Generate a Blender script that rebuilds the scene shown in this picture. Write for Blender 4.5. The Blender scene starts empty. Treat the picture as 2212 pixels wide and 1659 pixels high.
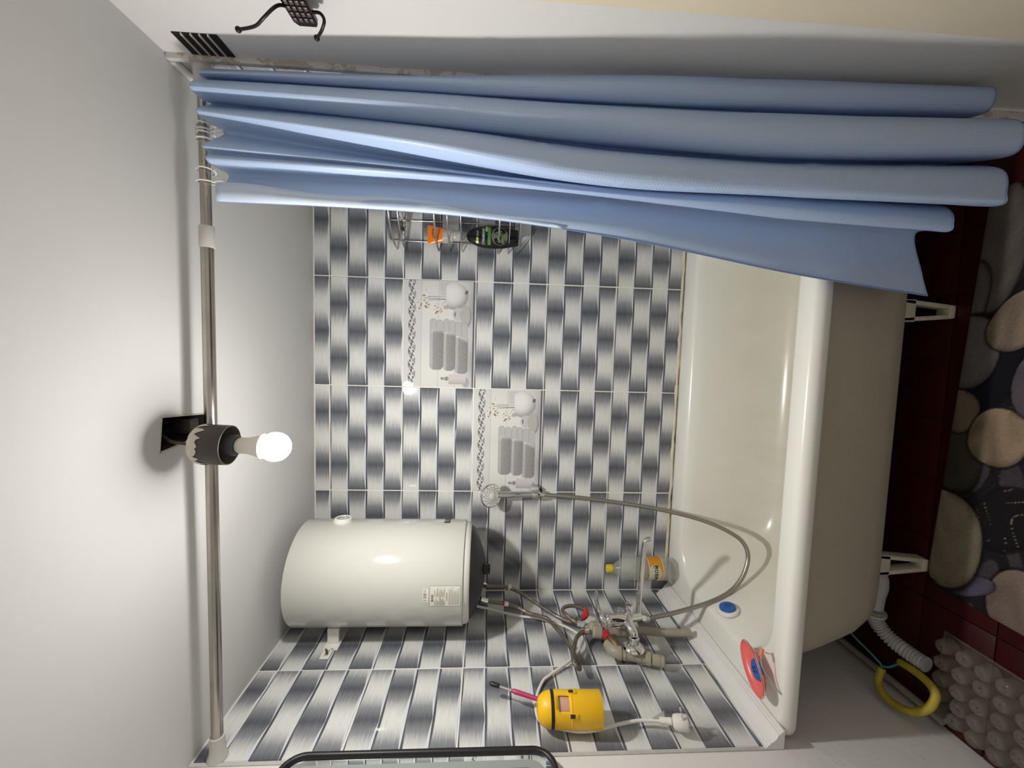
import bpy, bmesh, math, random
import numpy as np
from mathutils import Vector, Matrix
random.seed(7)
rng = np.random.default_rng(7)
PI = math.pi
C = bpy.context.scene.collection
SC = bpy.context.scene

# ---------------------------------------------------------------- camera
# the photograph was taken with the phone turned on its side: the room's "up" points left in the picture
cam_d = bpy.data.cameras.new('camera')
cam_d.sensor_fit = 'HORIZONTAL'; cam_d.sensor_width = 36.0
cam_d.lens = 36.0 * 890.58 / 2212.0
cam_d.clip_start = 0.02; cam_d.clip_end = 50
cam = bpy.data.objects.new('camera', cam_d); C.objects.link(cam)
r_right = Vector((0.99687027, 0.07499158, 0.0250187))
r_down = Vector((0.02944055, -0.05845111, -0.99785606))
r_fwd = Vector((-0.07336844, 0.9954696, -0.06047597))
M = Matrix((r_down, r_right, -r_fwd)).transposed().to_4x4()
M.translation = Vector((0.93595, -1.56715, 1.21295))
cam.matrix_world = M
SC.camera = cam

# ---------------------------------------------------------------- world, exposure
w = bpy.data.worlds.new('world'); SC.world = w; w.use_nodes = True
w.node_tree.nodes['Background'].inputs[0].default_value = (1.0, 0.95, 0.89, 1)
w.node_tree.nodes['Background'].inputs[1].default_value = 0.52    # added fill light that lifts the shade, let in through the open doorway
vs = SC.view_settings
vs.view_transform = 'Standard'; vs.look = 'None'; vs.gamma = 1.0; vs.use_curve_mapping = False
vs.exposure = 0.0
BULB_STRENGTH = 1230.0
BULB_COLOR = (1.0, 0.972, 0.925)

# ---------------------------------------------------------------- node helpers
class NT:
    def __init__(s, name):
        s.mat = bpy.data.materials.new(name); s.mat.use_nodes = True
        s.t = s.mat.node_tree; s.n = s.t.nodes
        s.b = s.n['Principled BSDF']; s.out = s.n['Material Output']
    def new(s, typ, **kw):
        nd = s.n.new(typ)
        for k, v in kw.items(): setattr(nd, k, v)
        return nd
    def link(s, a, b): s.t.links.new(a, b)
    def put(s, sock, v):
        if isinstance(v, bpy.types.NodeSocket): s.link(v, sock)
        elif v is not None: sock.default_value = v
    def m(s, op, a, b=None, c=None, clamp=False):
        nd = s.new('ShaderNodeMath', operation=op, use_clamp=clamp)
        s.put(nd.inputs[0], a); s.put(nd.inputs[1], b); s.put(nd.inputs[2], c)
        return nd.outputs[0]
    def obj(s):
        tc = s.new('ShaderNodeTexCoord'); sp = s.new('ShaderNodeSeparateXYZ')
        s.link(tc.outputs['Object'], sp.inputs[0])
        return tc.outputs['Object'], sp.outputs[0], sp.outputs[1], sp.outputs[2]
    def xyz(s, x, y, z):
        nd = s.new('ShaderNodeCombineXYZ')
        s.put(nd.inputs[0], x); s.put(nd.inputs[1], y); s.put(nd.inputs[2], z)
        return nd.outputs[0]
    def noise(s, vec, scale, detail=3, rough=0.5):
        nd = s.new('ShaderNodeTexNoise'); s.put(nd.inputs['Vector'], vec)
        nd.inputs['Scale'].default_value = scale; nd.inputs['Detail'].default_value = detail
        nd.inputs['Roughness'].default_value = rough
        return nd.outputs[0]
    def mix(s, f, a, b):
        nd = s.new('ShaderNodeMix', data_type='RGBA')
        s.put(nd.inputs[0], f)
        for sock, v in ((nd.inputs[6], a), (nd.inputs[7], b)):
            if isinstance(v, bpy.types.NodeSocket): s.link(v, sock)
            else: sock.default_value = (*v, 1) if len(v) == 3 else v
        return nd.outputs[2]
    def ramp(s, f, stops):
        nd = s.new('ShaderNodeValToRGB'); s.put(nd.inputs[0], f)
        e = nd.color_ramp.elements
        while len(e) < len(stops): e.new(0.5)
        for el, (p, c) in zip(e, stops): el.position = p; el.color = (*c, 1)
        return nd.outputs[0]
    def bump(s, h, strength=0.3, dist=0.002):
        nd = s.new('ShaderNodeBump'); nd.inputs['Strength'].default_value = strength
        nd.inputs['Distance'].default_value = dist; s.link(h, nd.inputs['Height'])
        s.link(nd.outputs[0], s.b.inputs['Normal'])
    def base(s, col=None, rough=None, metal=None, spec=None):
        if col is not None:
            if isinstance(col, bpy.types.NodeSocket): s.link(col, s.b.inputs['Base Color'])
            else: s.b.inputs['Base Color'].default_value = (*col, 1)
        if rough is not None: s.put(s.b.inputs['Roughness'], rough)
        if metal is not None: s.put(s.b.inputs['Metallic'], metal)
        if spec is not None: s.put(s.b.inputs['Specular IOR Level'], spec)
        return s.mat

def plain(name, col, rough=0.5, metal=0.0, var=0.0, scale=30, bump=0.0, bscale=80, spec=None):
    n = NT(name)
    o, x, y, z = n.obj()
    if var > 0:
        f = n.noise(o, scale, 4)
        a = tuple(max(0, c * (1 - var)) for c in col); b = tuple(min(1, c * (1 + var)) for c in col)
        n.base(n.mix(f, a, b), rough, metal, spec)
    else: n.base(col, rough, metal, spec)
    if bump > 0: n.bump(n.noise(o, bscale, 4), bump, 0.002)
    return n.mat

# ---------------------------------------------------------------- materials
def mat_paint(name, col, stain=None, bump=0.15):
    n = NT(name); o, x, y, z = n.obj()
    f = n.noise(o, 3.0, 5, 0.6)
    c = n.mix(f, tuple(v * 0.94 for v in col), tuple(min(1, v * 1.03) for v in col))
    sp = n.noise(o, 22.0, 2, 0.4)
    spots = n.m('GREATER_THAN', sp, 0.79)
    c = n.mix(n.m('MULTIPLY', spots, 0.35), c, stain or tuple(v * 0.7 for v in col))
    n.base(c, 0.75, 0, 0.3)
    n.bump(n.m('ADD', n.noise(o, 35, 4), n.m('MULTIPLY', n.noise(o, 4, 3), 1.5)), bump, 0.004)
    return n.mat
M_ceil = mat_paint('ceiling_paint', (0.70, 0.698, 0.685), bump=0.12)
M_wall = mat_paint('wall_paint', (0.78, 0.765, 0.74), stain=(0.42, 0.40, 0.38), bump=0.35)
M_grout = plain('grout', (0.80, 0.775, 0.70), 0.8, var=0.1, scale=60)

TW, TH = 0.40, 0.2672
def mat_tile():
    n = NT('woven_tile'); o, s, y, t = n.obj()
    v = n.m('DIVIDE', n.m('SUBTRACT', TH, t), TH / 4)
    k = n.m('FLOOR', v); q = n.m('FRACT', v)
    par = n.m('MODULO', n.m('ADD', k, 8.0), 2.0)
    ph = n.m('ADD', n.m('DIVIDE', s, TW / 2), n.m('MULTIPLY', n.m('SUBTRACT', 1.0, par), 0.5))
    sn = n.m('ABSOLUTE', n.m('SINE', n.m('MULTIPLY', ph, PI)))
    dark = n.m('SUBTRACT', 1.0, n.m('POWER', sn, 1.2))
    st1 = n.noise(n.xyz(n.m('MULTIPLY', s, 14.0), k, n.m('MULTIPLY', t, 420.0)), 1.0, 5, 0.65)
    st2 = n.noise(n.xyz(n.m('MULTIPLY', s, 40.0), k, n.m('MULTIPLY', t, 900.0)), 1.0, 2, 0.5)
    tone = n.m('ADD', dark, n.m('MULTIPLY', n.m('SUBTRACT', st1, 0.5), 0.62))
    tone = n.m('ADD', tone, n.m('MULTIPLY', n.m('SUBTRACT', st2, 0.5), 0.22), clamp=True)
    col = n.ramp(tone, [(0.0, (0.74, 0.745, 0.72)), (0.20, (0.56, 0.565, 0.56)), (0.5, (0.27, 0.28, 0.30)), (1.0, (0.098, 0.105, 0.126))])
    lit = n.m('POWER', sn, 0.9)
    low = n.m('GREATER_THAN', q, n.m('SUBTRACT', 1.0, n.m('MULTIPLY', lit, 0.120)))
    top = n.m('LESS_THAN', q, n.m('ADD', n.m('MULTIPLY', lit, 0.085), 0.012))
    col = n.mix(top, col, (0.085, 0.092, 0.118))
    col = n.mix(low, col, (0.68, 0.72, 0.77))
    edge = n.m('GREATER_THAN', q, 0.985)
    col = n.mix(edge, col, (0.66, 0.66, 0.63))
    n.base(col, 0.04, 0, 0.5)
    h = n.m('ADD', n.m('MULTIPLY', low, 0.6), n.m('MULTIPLY', top, -0.6))
    wob = n.noise(o, 9.0, 2)
    n.bump(n.m('ADD', h, n.m('MULTIPLY', wob, 1.2)), 0.22, 0.0012)
    return n.mat
M_tile = mat_tile()

def mat_print(name, rough=0.1, bump=0.0, spec=0.5):
    n = NT(name)
    a = n.new('ShaderNodeAttribute', attribute_name='Col')
    n.base(a.outputs['Color'], rough, 0, spec)
    if bump:
        o, x, y, z = n.obj(); n.bump(n.noise(o, 260, 3), bump, 0.002)
    return n.mat
M_decor = mat_print('picture_tile_print', 0.04)
M_matprint = mat_print('bath_mat_print', 0.85, 0.5, 0.2)
M_label = mat_print('paper_label_print', 0.35)

def mat_floor():
    n = NT('floor_red_tile'); o, x, y, z = n.obj()
    f = n.noise(o, 14, 5, 0.6)
    n.base(n.mix(f, (0.031, 0.0025, 0.003), (0.050, 0.0055, 0.005)), 0.38, 0, 0.35)
    n.bump(n.noise(o, 40, 3), 0.1, 0.002)
    return n.mat
M_floor = mat_floor()
M_floor_grout = plain('floor_grout', (0.05, 0.03, 0.026), 0.9, var=0.3)

def mat_enamel():
    n = NT('tub_enamel'); o, x, y, z = n.obj()
    f = n.noise(n.xyz(n.m('MULTIPLY', x, 9), n.m('MULTIPLY', y, 2.0), n.m('MULTIPLY', z, 5)), 1.5, 5, 0.6)
    low = n.m('MULTIPLY', n.m('SUBTRACT', 0.44, z), 3.6, clamp=True)     # lime and rust staining inside the basin
    st = n.m('MULTIPLY', low, n.m('MULTIPLY', f, 1.25), clamp=True)
    c = n.mix(st, (0.82, 0.815, 0.755), (0.68, 0.64, 0.51))
    sp = n.m('GREATER_THAN', n.noise(o, 55, 2), 0.77)
    c = n.mix(n.m('MULTIPLY', sp, 0.35), c, (0.38, 0.34, 0.27))
    n.base(c, 0.22, 0, 0.5)
    return n.mat
M_enamel = mat_enamel()
def mat_shell():
    n = NT('tub_outer_paint'); o, x, y, z = n.obj()
    f = n.noise(o, 6, 5, 0.6)
    c = n.mix(f, (0.41, 0.375, 0.295), (0.47, 0.43, 0.34))
    n.base(c, 0.62, 0, 0.3)
    drips = n.m('GREATER_THAN', n.noise(o, 26, 5, 0.65), 0.66)
    n.bump(n.m('ADD', n.noise(o, 60, 4), n.m('MULTIPLY', drips, 1.2)), 0.35, 0.003)
    return n.mat
M_shell = mat_shell()
M_leg = plain('leg_paint', (0.58, 0.53, 0.42), 0.6, var=0.15, bump=0.3)
M_pvc = plain('white_pvc', (0.82, 0.81, 0.79), 0.3, var=0.04)
M_caulk = plain('caulk', (0.68, 0.63, 0.48), 0.7, var=0.25, scale=25)
M_chrome = plain('chrome', (0.72, 0.72, 0.71), 0.07, 1.0)
M_chrome_dull = plain('rod_metal', (0.44, 0.41, 0.37), 0.24, 1.0, var=0.3, scale=18)
M_wire = plain('wire_chrome', (0.55, 0.54, 0.52), 0.22, 1.0)
M_rodend = plain('rod_end_plastic', (0.60, 0.585, 0.55), 0.4, var=0.06)
M_black = plain('black_plastic', (0.012, 0.012, 0.013), 0.35)
M_dark = plain('dark_plastic', (0.028, 0.029, 0.033), 0.4)
M_hole = plain('dark_hole', (0.012, 0.010, 0.008), 0.9)
M_concrete = plain('hole_concrete', (0.030, 0.027, 0.021), 0.9, var=0.5, scale=60, bump=0.6)
M_heater = plain('heater_enamel', (0.575, 0.575, 0.53), 0.13, var=0.01)
M_white = plain('white_plastic', (0.80, 0.79, 0.75), 0.35)
M_cable = plain('white_cable', (0.78, 0.76, 0.70), 0.45)
M_grey = plain('grey_plastic', (0.47, 0.47, 0.47), 0.45, var=0.05)
M_ppr = plain('olive_grey_pipe', (0.345, 0.325, 0.25), 0.45, var=0.12)
M_red = plain('red_plastic', (0.55, 0.02, 0.03), 0.4)
M_brass = plain('rusty_brass', (0.20, 0.135, 0.07), 0.5, 0.6, var=0.5, scale=70, bump=0.6)
M_yellow = plain('yellow_plastic', (0.92, 0.53, 0.006), 0.4, var=0.05)
M_yellow_in = plain('cup_inside', (0.62, 0.36, 0.27), 0.5)
M_yhose = plain('yellow_rubber', (0.47, 0.37, 0.035), 0.55, var=0.25, scale=40)
M_teal = plain('teal_cord', (0.04, 0.20, 0.18), 0.7)
M_blue = plain('blue_rubber', (0.02, 0.115, 0.42), 0.45)
M_pink = plain('coral_plastic', (0.85, 0.165, 0.145), 0.3)
M_magenta = plain('magenta_plastic', (0.50, 0.035, 0.13), 0.35)
M_frame = plain('black_frame', (0.010, 0.010, 0.011), 0.4)
M_mirror = plain('mirror_glass', (0.86, 0.89, 0.88), 0.015, 1.0)
M_frost = plain('frosted_band', (0.36, 0.39, 0.38), 0.45, 0.3)
M_door = plain('cream_door', (0.78, 0.69, 0.52), 0.5, var=0.06, scale=6)
M_hook = plain('dark_bronze', (0.035, 0.026, 0.024), 0.35, 0.7, var=0.2)
M_oldmetal = plain('painted_cup', (0.052, 0.043, 0.034), 0.45, 0.2, var=0.4, scale=30)
M_chip = plain('flaking_paint', (0.62, 0.58, 0.50), 0.7, var=0.2, scale=80)
M_bulbbase = plain('bulb_base', (0.80, 0.77, 0.70), 0.4)
M_orange = plain('orange_tube', (0.85, 0.22, 0.012), 0.25)
M_ink = plain('dark_ink', (0.025, 0.024, 0.026), 0.5)
M_blackgloss = plain('black_gloss', (0.006, 0.006, 0.007), 0.12)
M_green = plain('label_green', (0.10, 0.24, 0.06), 0.3)
M_dgreen = plain('label_dark_green', (0.02, 0.055, 0.045), 0.3)
M_lime = plain('label_lime', (0.42, 0.52, 0.10), 0.3)
M_leaf = plain('label_leaf', (0.14, 0.22, 0.10), 0.3, var=0.4)
M_labelgrey = plain('label_grey', (0.17, 0.16, 0.14), 0.3, var=0.3)
M_txt = plain('white_print', (0.8, 0.82, 0.8), 0.4)
M_vent = plain('vent_white', (0.60, 0.58, 0.54), 0.6, var=0.1)

def mat_plaster():
    n = NT('broken_plaster'); o, x, y, z = n.obj()
    f = n.m('GREATER_THAN', n.noise(n.xyz(x, n.m('MULTIPLY', y, 2), z), 38, 4, 0.6), 0.545)
    n.base(n.mix(f, (0.70, 0.69, 0.67), (0.52, 0.47, 0.40)), 0.8)
    n.bump(n.m('SUBTRACT', 1.0, f), 0.6, 0.003)
    return n.mat
M_plaster = mat_plaster()

def mat_braid():
    n = NT('braided_hose'); o, x, y, z = n.obj()
    wv = n.new('ShaderNodeTexWave'); wv.inputs['Scale'].default_value = 90; wv.inputs['Distortion'].default_value = 1.5
    n.link(o, wv.inputs['Vector'])
    f = n.m('MULTIPLY', wv.outputs[1], n.noise(o, 160, 3))
    n.base(n.mix(f, (0.15, 0.125, 0.10), (0.42, 0.38, 0.33)), 0.42, 0.7)
    n.bump(wv.outputs[1], 0.4, 0.001)
    return n.mat
M_braid = mat_braid()
M_flex = plain('shower_hose_steel', (0.36, 0.335, 0.295), 0.33, 0.9)

def mat_clear(name, col, fac, rough=0.1):
    n = NT(name); n.base(col, rough, 0, 0.6)
    tr = n.new('ShaderNodeBsdfTransparent'); tr.inputs[0].default_value = (0.97, 0.98, 0.96, 1)
    mx = n.new('ShaderNodeMixShader'); mx.inputs[0].default_value = fac
    n.link(tr.outputs[0], mx.inputs[1]); n.link(n.b.outputs[0], mx.inputs[2])
    n.link(mx.outputs[0], n.out.inputs[0])
    return n.mat
M_bottle = mat_clear('clear_bottle', (0.58, 0.60, 0.56), 0.34, 0.05)
M_tray = mat_clear('clear_tray_plastic', (0.40, 0.365, 0.30), 0.12, 0.08)
M_tray_cup = mat_clear('clear_cup_plastic', (0.46, 0.42, 0.36), 0.21, 0.07)
M_tag = mat_clear('clear_tag', (0.5, 0.49, 0.46), 0.5, 0.2)
M_tube_clear = mat_clear('frosted_tube', (0.62, 0.60, 0.57), 0.62, 0.2)

def mat_curtain():
    n = NT('curtain_fabric')
    uv = n.new('ShaderNodeUVMap', uv_map='UVMap'); sp = n.new('ShaderNodeSeparateXYZ'); n.link(uv.outputs[0], sp.inputs[0])
    u, v = sp.outputs[0], sp.outputs[1]
    P = 0.0125
    a = n.m('SINE', n.m('MULTIPLY', n.m('ADD', u, v), 2 * PI / P))
    b = n.m('SINE', n.m('MULTIPLY', n.m('SUBTRACT', u, v), 2 * PI / P))
    d = n.m('MULTIPLY', n.m('SUBTRACT', n.m('MULTIPLY', a, b), 0.55), 3.5, clamp=True)
    f = n.noise(n.xyz(u, v, 0.0), 5, 3)
    c = n.mix(f, (0.53, 0.675, 0.92), (0.57, 0.71, 0.93))
    c = n.mix(n.m('MULTIPLY', d, 0.6), c, (0.70, 0.79, 0.92))
    r = n.m('SUBTRACT', 0.42, n.m('MULTIPLY', d, 0.26))
    n.base(c, r, 0, 0.45)
    n.bump(d, 0.5, 0.0010)
    tl = n.new('ShaderNodeBsdfTranslucent'); n.link(c, tl.inputs[0])
    mx = n.new('ShaderNodeMixShader'); mx.inputs[0].default_value = 0.25
    n.link(n.b.outputs[0], mx.inputs[1]); n.link(tl.outputs[0], mx.inputs[2]); n.link(mx.outputs[0], n.out.inputs[0])
    return n.mat
M_curtain = mat_curtain()
M_hem = plain('curtain_hem', (0.16, 0.26, 0.50), 0.5)
n = NT('bulb_glow')
# a lamp bulb of this kind throws its light forward: the frosted dome is brightest at its tip, faint towards its neck
geo = n.new('ShaderNodeNewGeometry'); sx_ = n.new('ShaderNodeSeparateXYZ'); n.link(geo.outputs['Normal'], sx_.inputs[0])
fw = n.m('POWER', n.m('SUBTRACT', 0.52, n.m('MULTIPLY', sx_.outputs[2], 0.48), clamp=True), 2.2)
em = n.new('ShaderNodeEmission'); em.inputs[0].default_value = (*BULB_COLOR, 1); n.link(n.m('MULTIPLY', fw, BULB_STRENGTH), em.inputs[1])
n.link(em.outputs[0], n.out.inputs[0]); M_bulb = n.mat

# ---------------------------------------------------------------- mesh helpers
class G:
    """collects geometry for ONE mesh"""
    def __init__(s): s.V = []; s.F = []
    def add(s, V, F):
        o = len(s.V); s.V += [tuple(v) for v in V]; s.F += [tuple(i + o for i in f) for f in F]; return s
    def box(s, lo, hi, bev=0.0, mtx=None):
        bm = bmesh.new(); bmesh.ops.create_cube(bm, size=1)
        for v in bm.verts: v.co = Vector(((lo[i] + hi[i]) / 2 + v.co[i] * (hi[i] - lo[i])) for i in range(3))
        if bev > 0: bmesh.ops.bevel(bm, geom=bm.edges[:], offset=bev, segments=2, affect='EDGES', profile=0.5)
        if mtx is not None: bm.transform(mtx)
        bm.verts.index_update()
        s.add([v.co[:] for v in bm.verts], [[v.index for v in f.verts] for f in bm.faces]); bm.free(); return s
    def tube(s, pts, r, n=10, smooth=0, closed=False, cap=True):
        P = [Vector(p) for p in pts]; R = list(r) if hasattr(r, '__len__') else [r] * len(P)
        if smooth:
            P2, R2 = [], []
            m = len(P); rngi = range(m if closed else m - 1)
            for i in rngi:
                g = (lambda j: P[j % m]) if closed else (lambda j: P[min(max(j, 0), m - 1)])
                a, b, c, d = g(i - 1), g(i), g(i + 1), g(i + 2)
                for k in range(smooth):
                    t = k / smooth
                    P2.append(0.5 * ((2 * b) + (c - a) * t + (2 * a - 5 * b + 4 * c - d) * t * t + (3 * b - a - 3 * c + d) * t ** 3))
                    R2.append(R[i] + (R[(i + 1) % m] - R[i]) * t)
            if not closed: P2.append(P[-1]); R2.append(R[-1])
            P, R = P2, R2
        m = len(P); up = None; rings = []
        for i in range(m):
            if closed: t = P[(i + 1) % m] - P[i - 1]
            else: t = P[min(i + 1, m - 1)] - P[max(i - 1, 0)]
            if t.length < 1e-9: t = Vector((0, 0, 1))
            t.normalize()
            if up is None:
                up = t.orthogonal().normalized()
            else:
                up = up - t * up.dot(t)
                up = up.normalized() if up.length > 1e-6 else t.orthogonal().normalized()
            sd = t.cross(up)
            rings.append([P[i] + (up * math.cos(2 * PI * k / n) + sd * math.sin(2 * PI * k / n)) * R[i] for k in range(n)])
        V = [v for rg in rings for v in rg]; F = []
        for i in range(m if closed else m - 1):
            j = (i + 1) % m
            for k in range(n):
                F.append((i * n + k, i * n + (k + 1) % n, j * n + (k + 1) % n, j * n + k))
        if cap and not closed:
            F.append(tuple(range(n - 1, -1, -1))); F.append(tuple((m - 1) * n + k for k in range(n)))
        s.add(V, F); return s
    def lathe(s, prof, n=24, mtx=None, cap=True):
        """prof: (radius, height) from bottom to top, around local Z"""
        V, F = [], []
        for r, z in prof:
            for k in range(n): V.append(Vector((r * math.cos(2 * PI * k / n), r * math.sin(2 * PI * k / n), z)))
        for i in range(len(prof) - 1):
            for k in range(n):
                F.append((i * n + k, i * n + (k + 1) % n, (i + 1) * n + (k + 1) % n, (i + 1) * n + k))
        if cap:
            F.append(tuple(range(n - 1, -1, -1))); F.append(tuple((len(prof) - 1) * n + k for k in range(n)))
        if mtx is not None: V = [mtx @ v for v in V]
        s.add(V, F); return s
    def loft(s, rings, cap0=False, cap1=False, flip=False):
        n = len(rings[0]); V = [v for rg in rings for v in rg]; F = []
        for i in range(len(rings) - 1):
            for k in range(n):
                f = (i * n + k, i * n + (k + 1) % n, (i + 1) * n + (k + 1) % n, (i + 1) * n + k)
                F.append(f[::-1] if flip else f)
        if cap0: F.append(tuple(range(n - 1, -1, -1)) if not flip else tuple(range(n)))
        if cap1:
            f = tuple((len(rings) - 1) * n + k for k in range(n)); F.append(f if not flip else f[::-1])
        s.add(V, F); return s
    def prism(s, poly, h, mtx):
        """poly in local XY, extruded 0..h along local Z, then placed by mtx"""
        n = len(poly)
        V = [mtx @ Vector((x, y, 0)) for x, y in poly] + [mtx @ Vector((x, y, h)) for x, y in poly]
        F = [tuple(range(n - 1, -1, -1)), tuple(range(n, 2 * n))] + [(i, (i + 1) % n, n + (i + 1) % n, n + i) for i in range(n)]
        s.add(V, F); return s
    def build(s, name, mat, parent=None, smooth=40):
        me = bpy.data.meshes.new(name); me.from_pydata(s.V, [], s.F); me.validate(); me.update()
        bm = bmesh.new(); bm.from_mesh(me); bmesh.ops.recalc_face_normals(bm, faces=bm.faces[:]); bm.to_mesh(me); bm.free()
        if smooth:
            me.polygons.foreach_set('use_smooth', [True] * len(me.polygons)); me.set_sharp_from_angle(angle=math.radians(smooth))
        me.materials.append(mat)
        return link(name, me, parent)
def link(name, me, parent=None):
    o = bpy.data.objects.new(name, me); C.objects.link(o)
    if parent is not None:
        o.parent = parent
        o.matrix_parent_inverse = parent_inv(parent)
    return o
def parent_inv(p):
    m = Matrix.LocRotScale(p.location, p.rotation_euler, None)
    if p.parent is not None: m = parent_inv_m(p.parent) @ m if False else m
    return m.inverted()
def tag(o, label, cat, group=None, kind=None):
    if label: o['label'] = label
    if cat: o['category'] = cat
    if group: o['group'] = group
    if kind: o['kind'] = kind
    return o
def thing(name, label, cat, loc=(0, 0, 0), group=None):
    o = bpy.data.objects.new(name, None); C.objects.link(o); o.location = loc; o.empty_display_size = 0.03
    return tag(o, label, cat, group)
def sub(o, part):
    """parent a world-built mesh to a mesh part that sits at the world origin offset by its own parent"""
    o.parent = part; o.matrix_parent_inverse = Matrix.Identity(4); return o
def frame(origin, zdir, xdir=None):
    z = Vector(zdir).normalized()
    x = Vector(xdir) if xdir is not None else z.orthogonal()
    x = (x - z * x.dot(z)).normalized(); y = z.cross(x)
    m = Matrix((x, y, z)).transposed().to_4x4(); m.translation = Vector(origin); return m
def text_geo(body, size, mtx, ext=0.0004, warp=None, align='CENTER', bold=0.0):
    cu = bpy.data.curves.new('txt', 'FONT'); cu.body = body; cu.size = size; cu.extrude = ext; cu.offset = bold
    cu.align_x = align; cu.align_y = 'CENTER'; cu.resolution_u = 3
    ob = bpy.data.objects.new('txt', cu); C.objects.link(ob)
    dg = bpy.context.evaluated_depsgraph_get(); dg.update()
    me = bpy.data.meshes.new_from_object(ob.evaluated_get(dg))
    V = [v.co.copy() for v in me.vertices]; F = [tuple(p.vertices) for p in me.polygons]
    bpy.data.objects.remove(ob); bpy.data.curves.remove(cu); bpy.data.meshes.remove(me)
    V = [warp(v) for v in V] if warp else [mtx @ v for v in V]
    return V, F
def print_mesh(name, u0, u1, v0, v1, nu, nv, place, func, mat, parent=None):
    """a sheet of flat print: func(U, V) gives the printed colour (linear rgb), place(U, V) the surface"""
    us = np.linspace(u0, u1, nu + 1); vs_ = np.linspace(v0, v1, nv + 1)
    U, Vv = np.meshgrid(us, vs_)
    X, Y, Z = place(U, Vv)
    co = np.stack([X, Y, Z], -1).reshape(-1, 3).astype(np.float32)
    idx = np.arange((nu + 1) * (nv + 1)).reshape(nv + 1, nu + 1)
    q = np.stack([idx[:-1, :-1], idx[:-1, 1:], idx[1:, 1:], idx[1:, :-1]], -1).reshape(-1, 4)
    me = bpy.data.meshes.new(name)
    me.vertices.add(len(co)); me.vertices.foreach_set('co', co.ravel())
    me.loops.add(q.size); me.loops.foreach_set('vertex_index', q.ravel().astype(np.int32))
    me.polygons.add(len(q)); me.polygons.foreach_set('loop_start', np.arange(0, q.size, 4, dtype=np.int32))
    me.polygons.foreach_set('use_smooth', np.ones(len(q), dtype=bool))
    me.update(calc_edges=True)
    at = me.color_attributes.new('Col', 'FLOAT_COLOR', 'POINT')
    col = np.clip(func(U, Vv), 0, 1).reshape(-1, 3)
    at.data.foreach_set('color', np.concatenate([col, np.ones((len(col), 1))], 1).astype(np.float32).ravel())
    me.materials.append(mat)
    return link(name, me, parent) if name else me
def lin(c): # sRGB 0-255 grey or triple to linear
    c = np.asarray(c, float) / 255.0
    return np.where(c <= 0.04045, c / 12.92, ((c + 0.055) / 1.055) ** 2.4)

# ================================================================ THE SETTING
XR, YF, ZC, YT = 1.5, -1.78, 1.855, -0.67       # right wall, front wall, ceiling, where the wall tiles stop
ROW0 = 1.798
def slab(name, lo, hi, mat, label):
    o = G().box(lo, hi).build(name, mat, None, 0)
    return tag(o, label, name.split('_')[0], None, 'structure')
wall_back = slab('wall_back', (-0.12, 0.0014, -0.05), (1.62, 0.12, 2.0), M_grout, 'back wall behind the bathtub, covered with woven pattern grey tiles')
wall_left = slab('wall_left', (-0.12, YF, -0.05), (-0.0014, 0.12, 2.0), M_wall, 'left wall, tiled beside the tub and white painted in front of it')
wall_right = slab('wall_right', (XR + 0.0014, YF, -0.05), (1.62, 0.12, 2.0), M_wall, 'right wall, white painted beside the blue curtain')
g = G().box((-0.12, YF - 0.10, -0.05), (0.62, YF, 2.0)).box((0.62, YF - 0.10, 1.78), (1.40, YF, 2.0)).box((1.40, YF - 0.10, -0.05), (1.62, YF, 2.0))
wall_front = tag(g.build('wall_front', M_wall, None, 0), 'white painted wall with the open doorway, opposite the bathtub', 'wall', None, 'structure')
# ceiling with the square hole the lamp hangs from
HX0, HX1, HY0, HY1 = 0.720, 0.787, -0.727, -0.590
g = G()
hole = [(HX0, HY0), (HX1 + 0.003, HY0 + 0.008), (HX1 - 0.008, HY1), (HX0 + 0.012, HY1 + 0.002)]
out = [(-0.12, YF - 0.12), (1.62, YF - 0.12), (1.62, 0.12), (-0.12, 0.12)]
V = [(x, y, ZC) for x, y in out] + [(x, y, ZC) for x, y in hole] + [(x, y, 2.0) for x, y in out] + [(x, y, 2.0) for x, y in hole]
F = []
for i in range(4):
    j = (i + 1) % 4
    F += [(i, 4 + i, 4 + j, j), (8 + i, 8 + j, 12 + j, 12 + i), (i, j, 8 + j, 8 + i), (4 + i, 12 + i, 12 + j, 4 + j)]
ceiling = tag(g.add(V, F).build('ceiling', M_ceil, None, 0), 'white plastered ceiling with the shadow of the curtain rod', 'ceiling', None, 'structure')
g = G(); e = 0.0006
for i in range(4):
    a, b = hole[i], hole[(i + 1) % 4]
    cx, cy = (HX0 + HX1) / 2, (HY0 + HY1) / 2
    q = [(p[0] + (cx - p[0]) * 0.02, p[1] + (cy - p[1]) * 0.02) for p in (a, b)]
    g.add([(q[0][0], q[0][1], ZC + 0.0015), (q[1][0], q[1][1], ZC + 0.0015), (q[1][0], q[1][1], 1.98), (q[0][0], q[0][1], 1.98)], [(0, 1, 2, 3)])
g.box((HX0, HY0, 1.975), (HX1, HY1, 1.985))
g.build('hole_lining', M_hole, ceiling, 0)
g = G().box((0.738, -0.628, ZC + 0.008), (0.772, -0.598, ZC + 0.05), 0.006); g.build('plaster_lump', M_concrete, ceiling, 30)
g = G().tube([(HX0, HY0, ZC - 0.0005), (HX1 + .003, HY0 + .008, ZC - 0.0005), (HX1 - .008, HY1, ZC - 0.0005), (HX0 + .012, HY1 + .002, ZC - 0.0005)], 0.0022, 5, 0, True)
g.build('hole_edge', M_chip, ceiling, 60)

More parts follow.
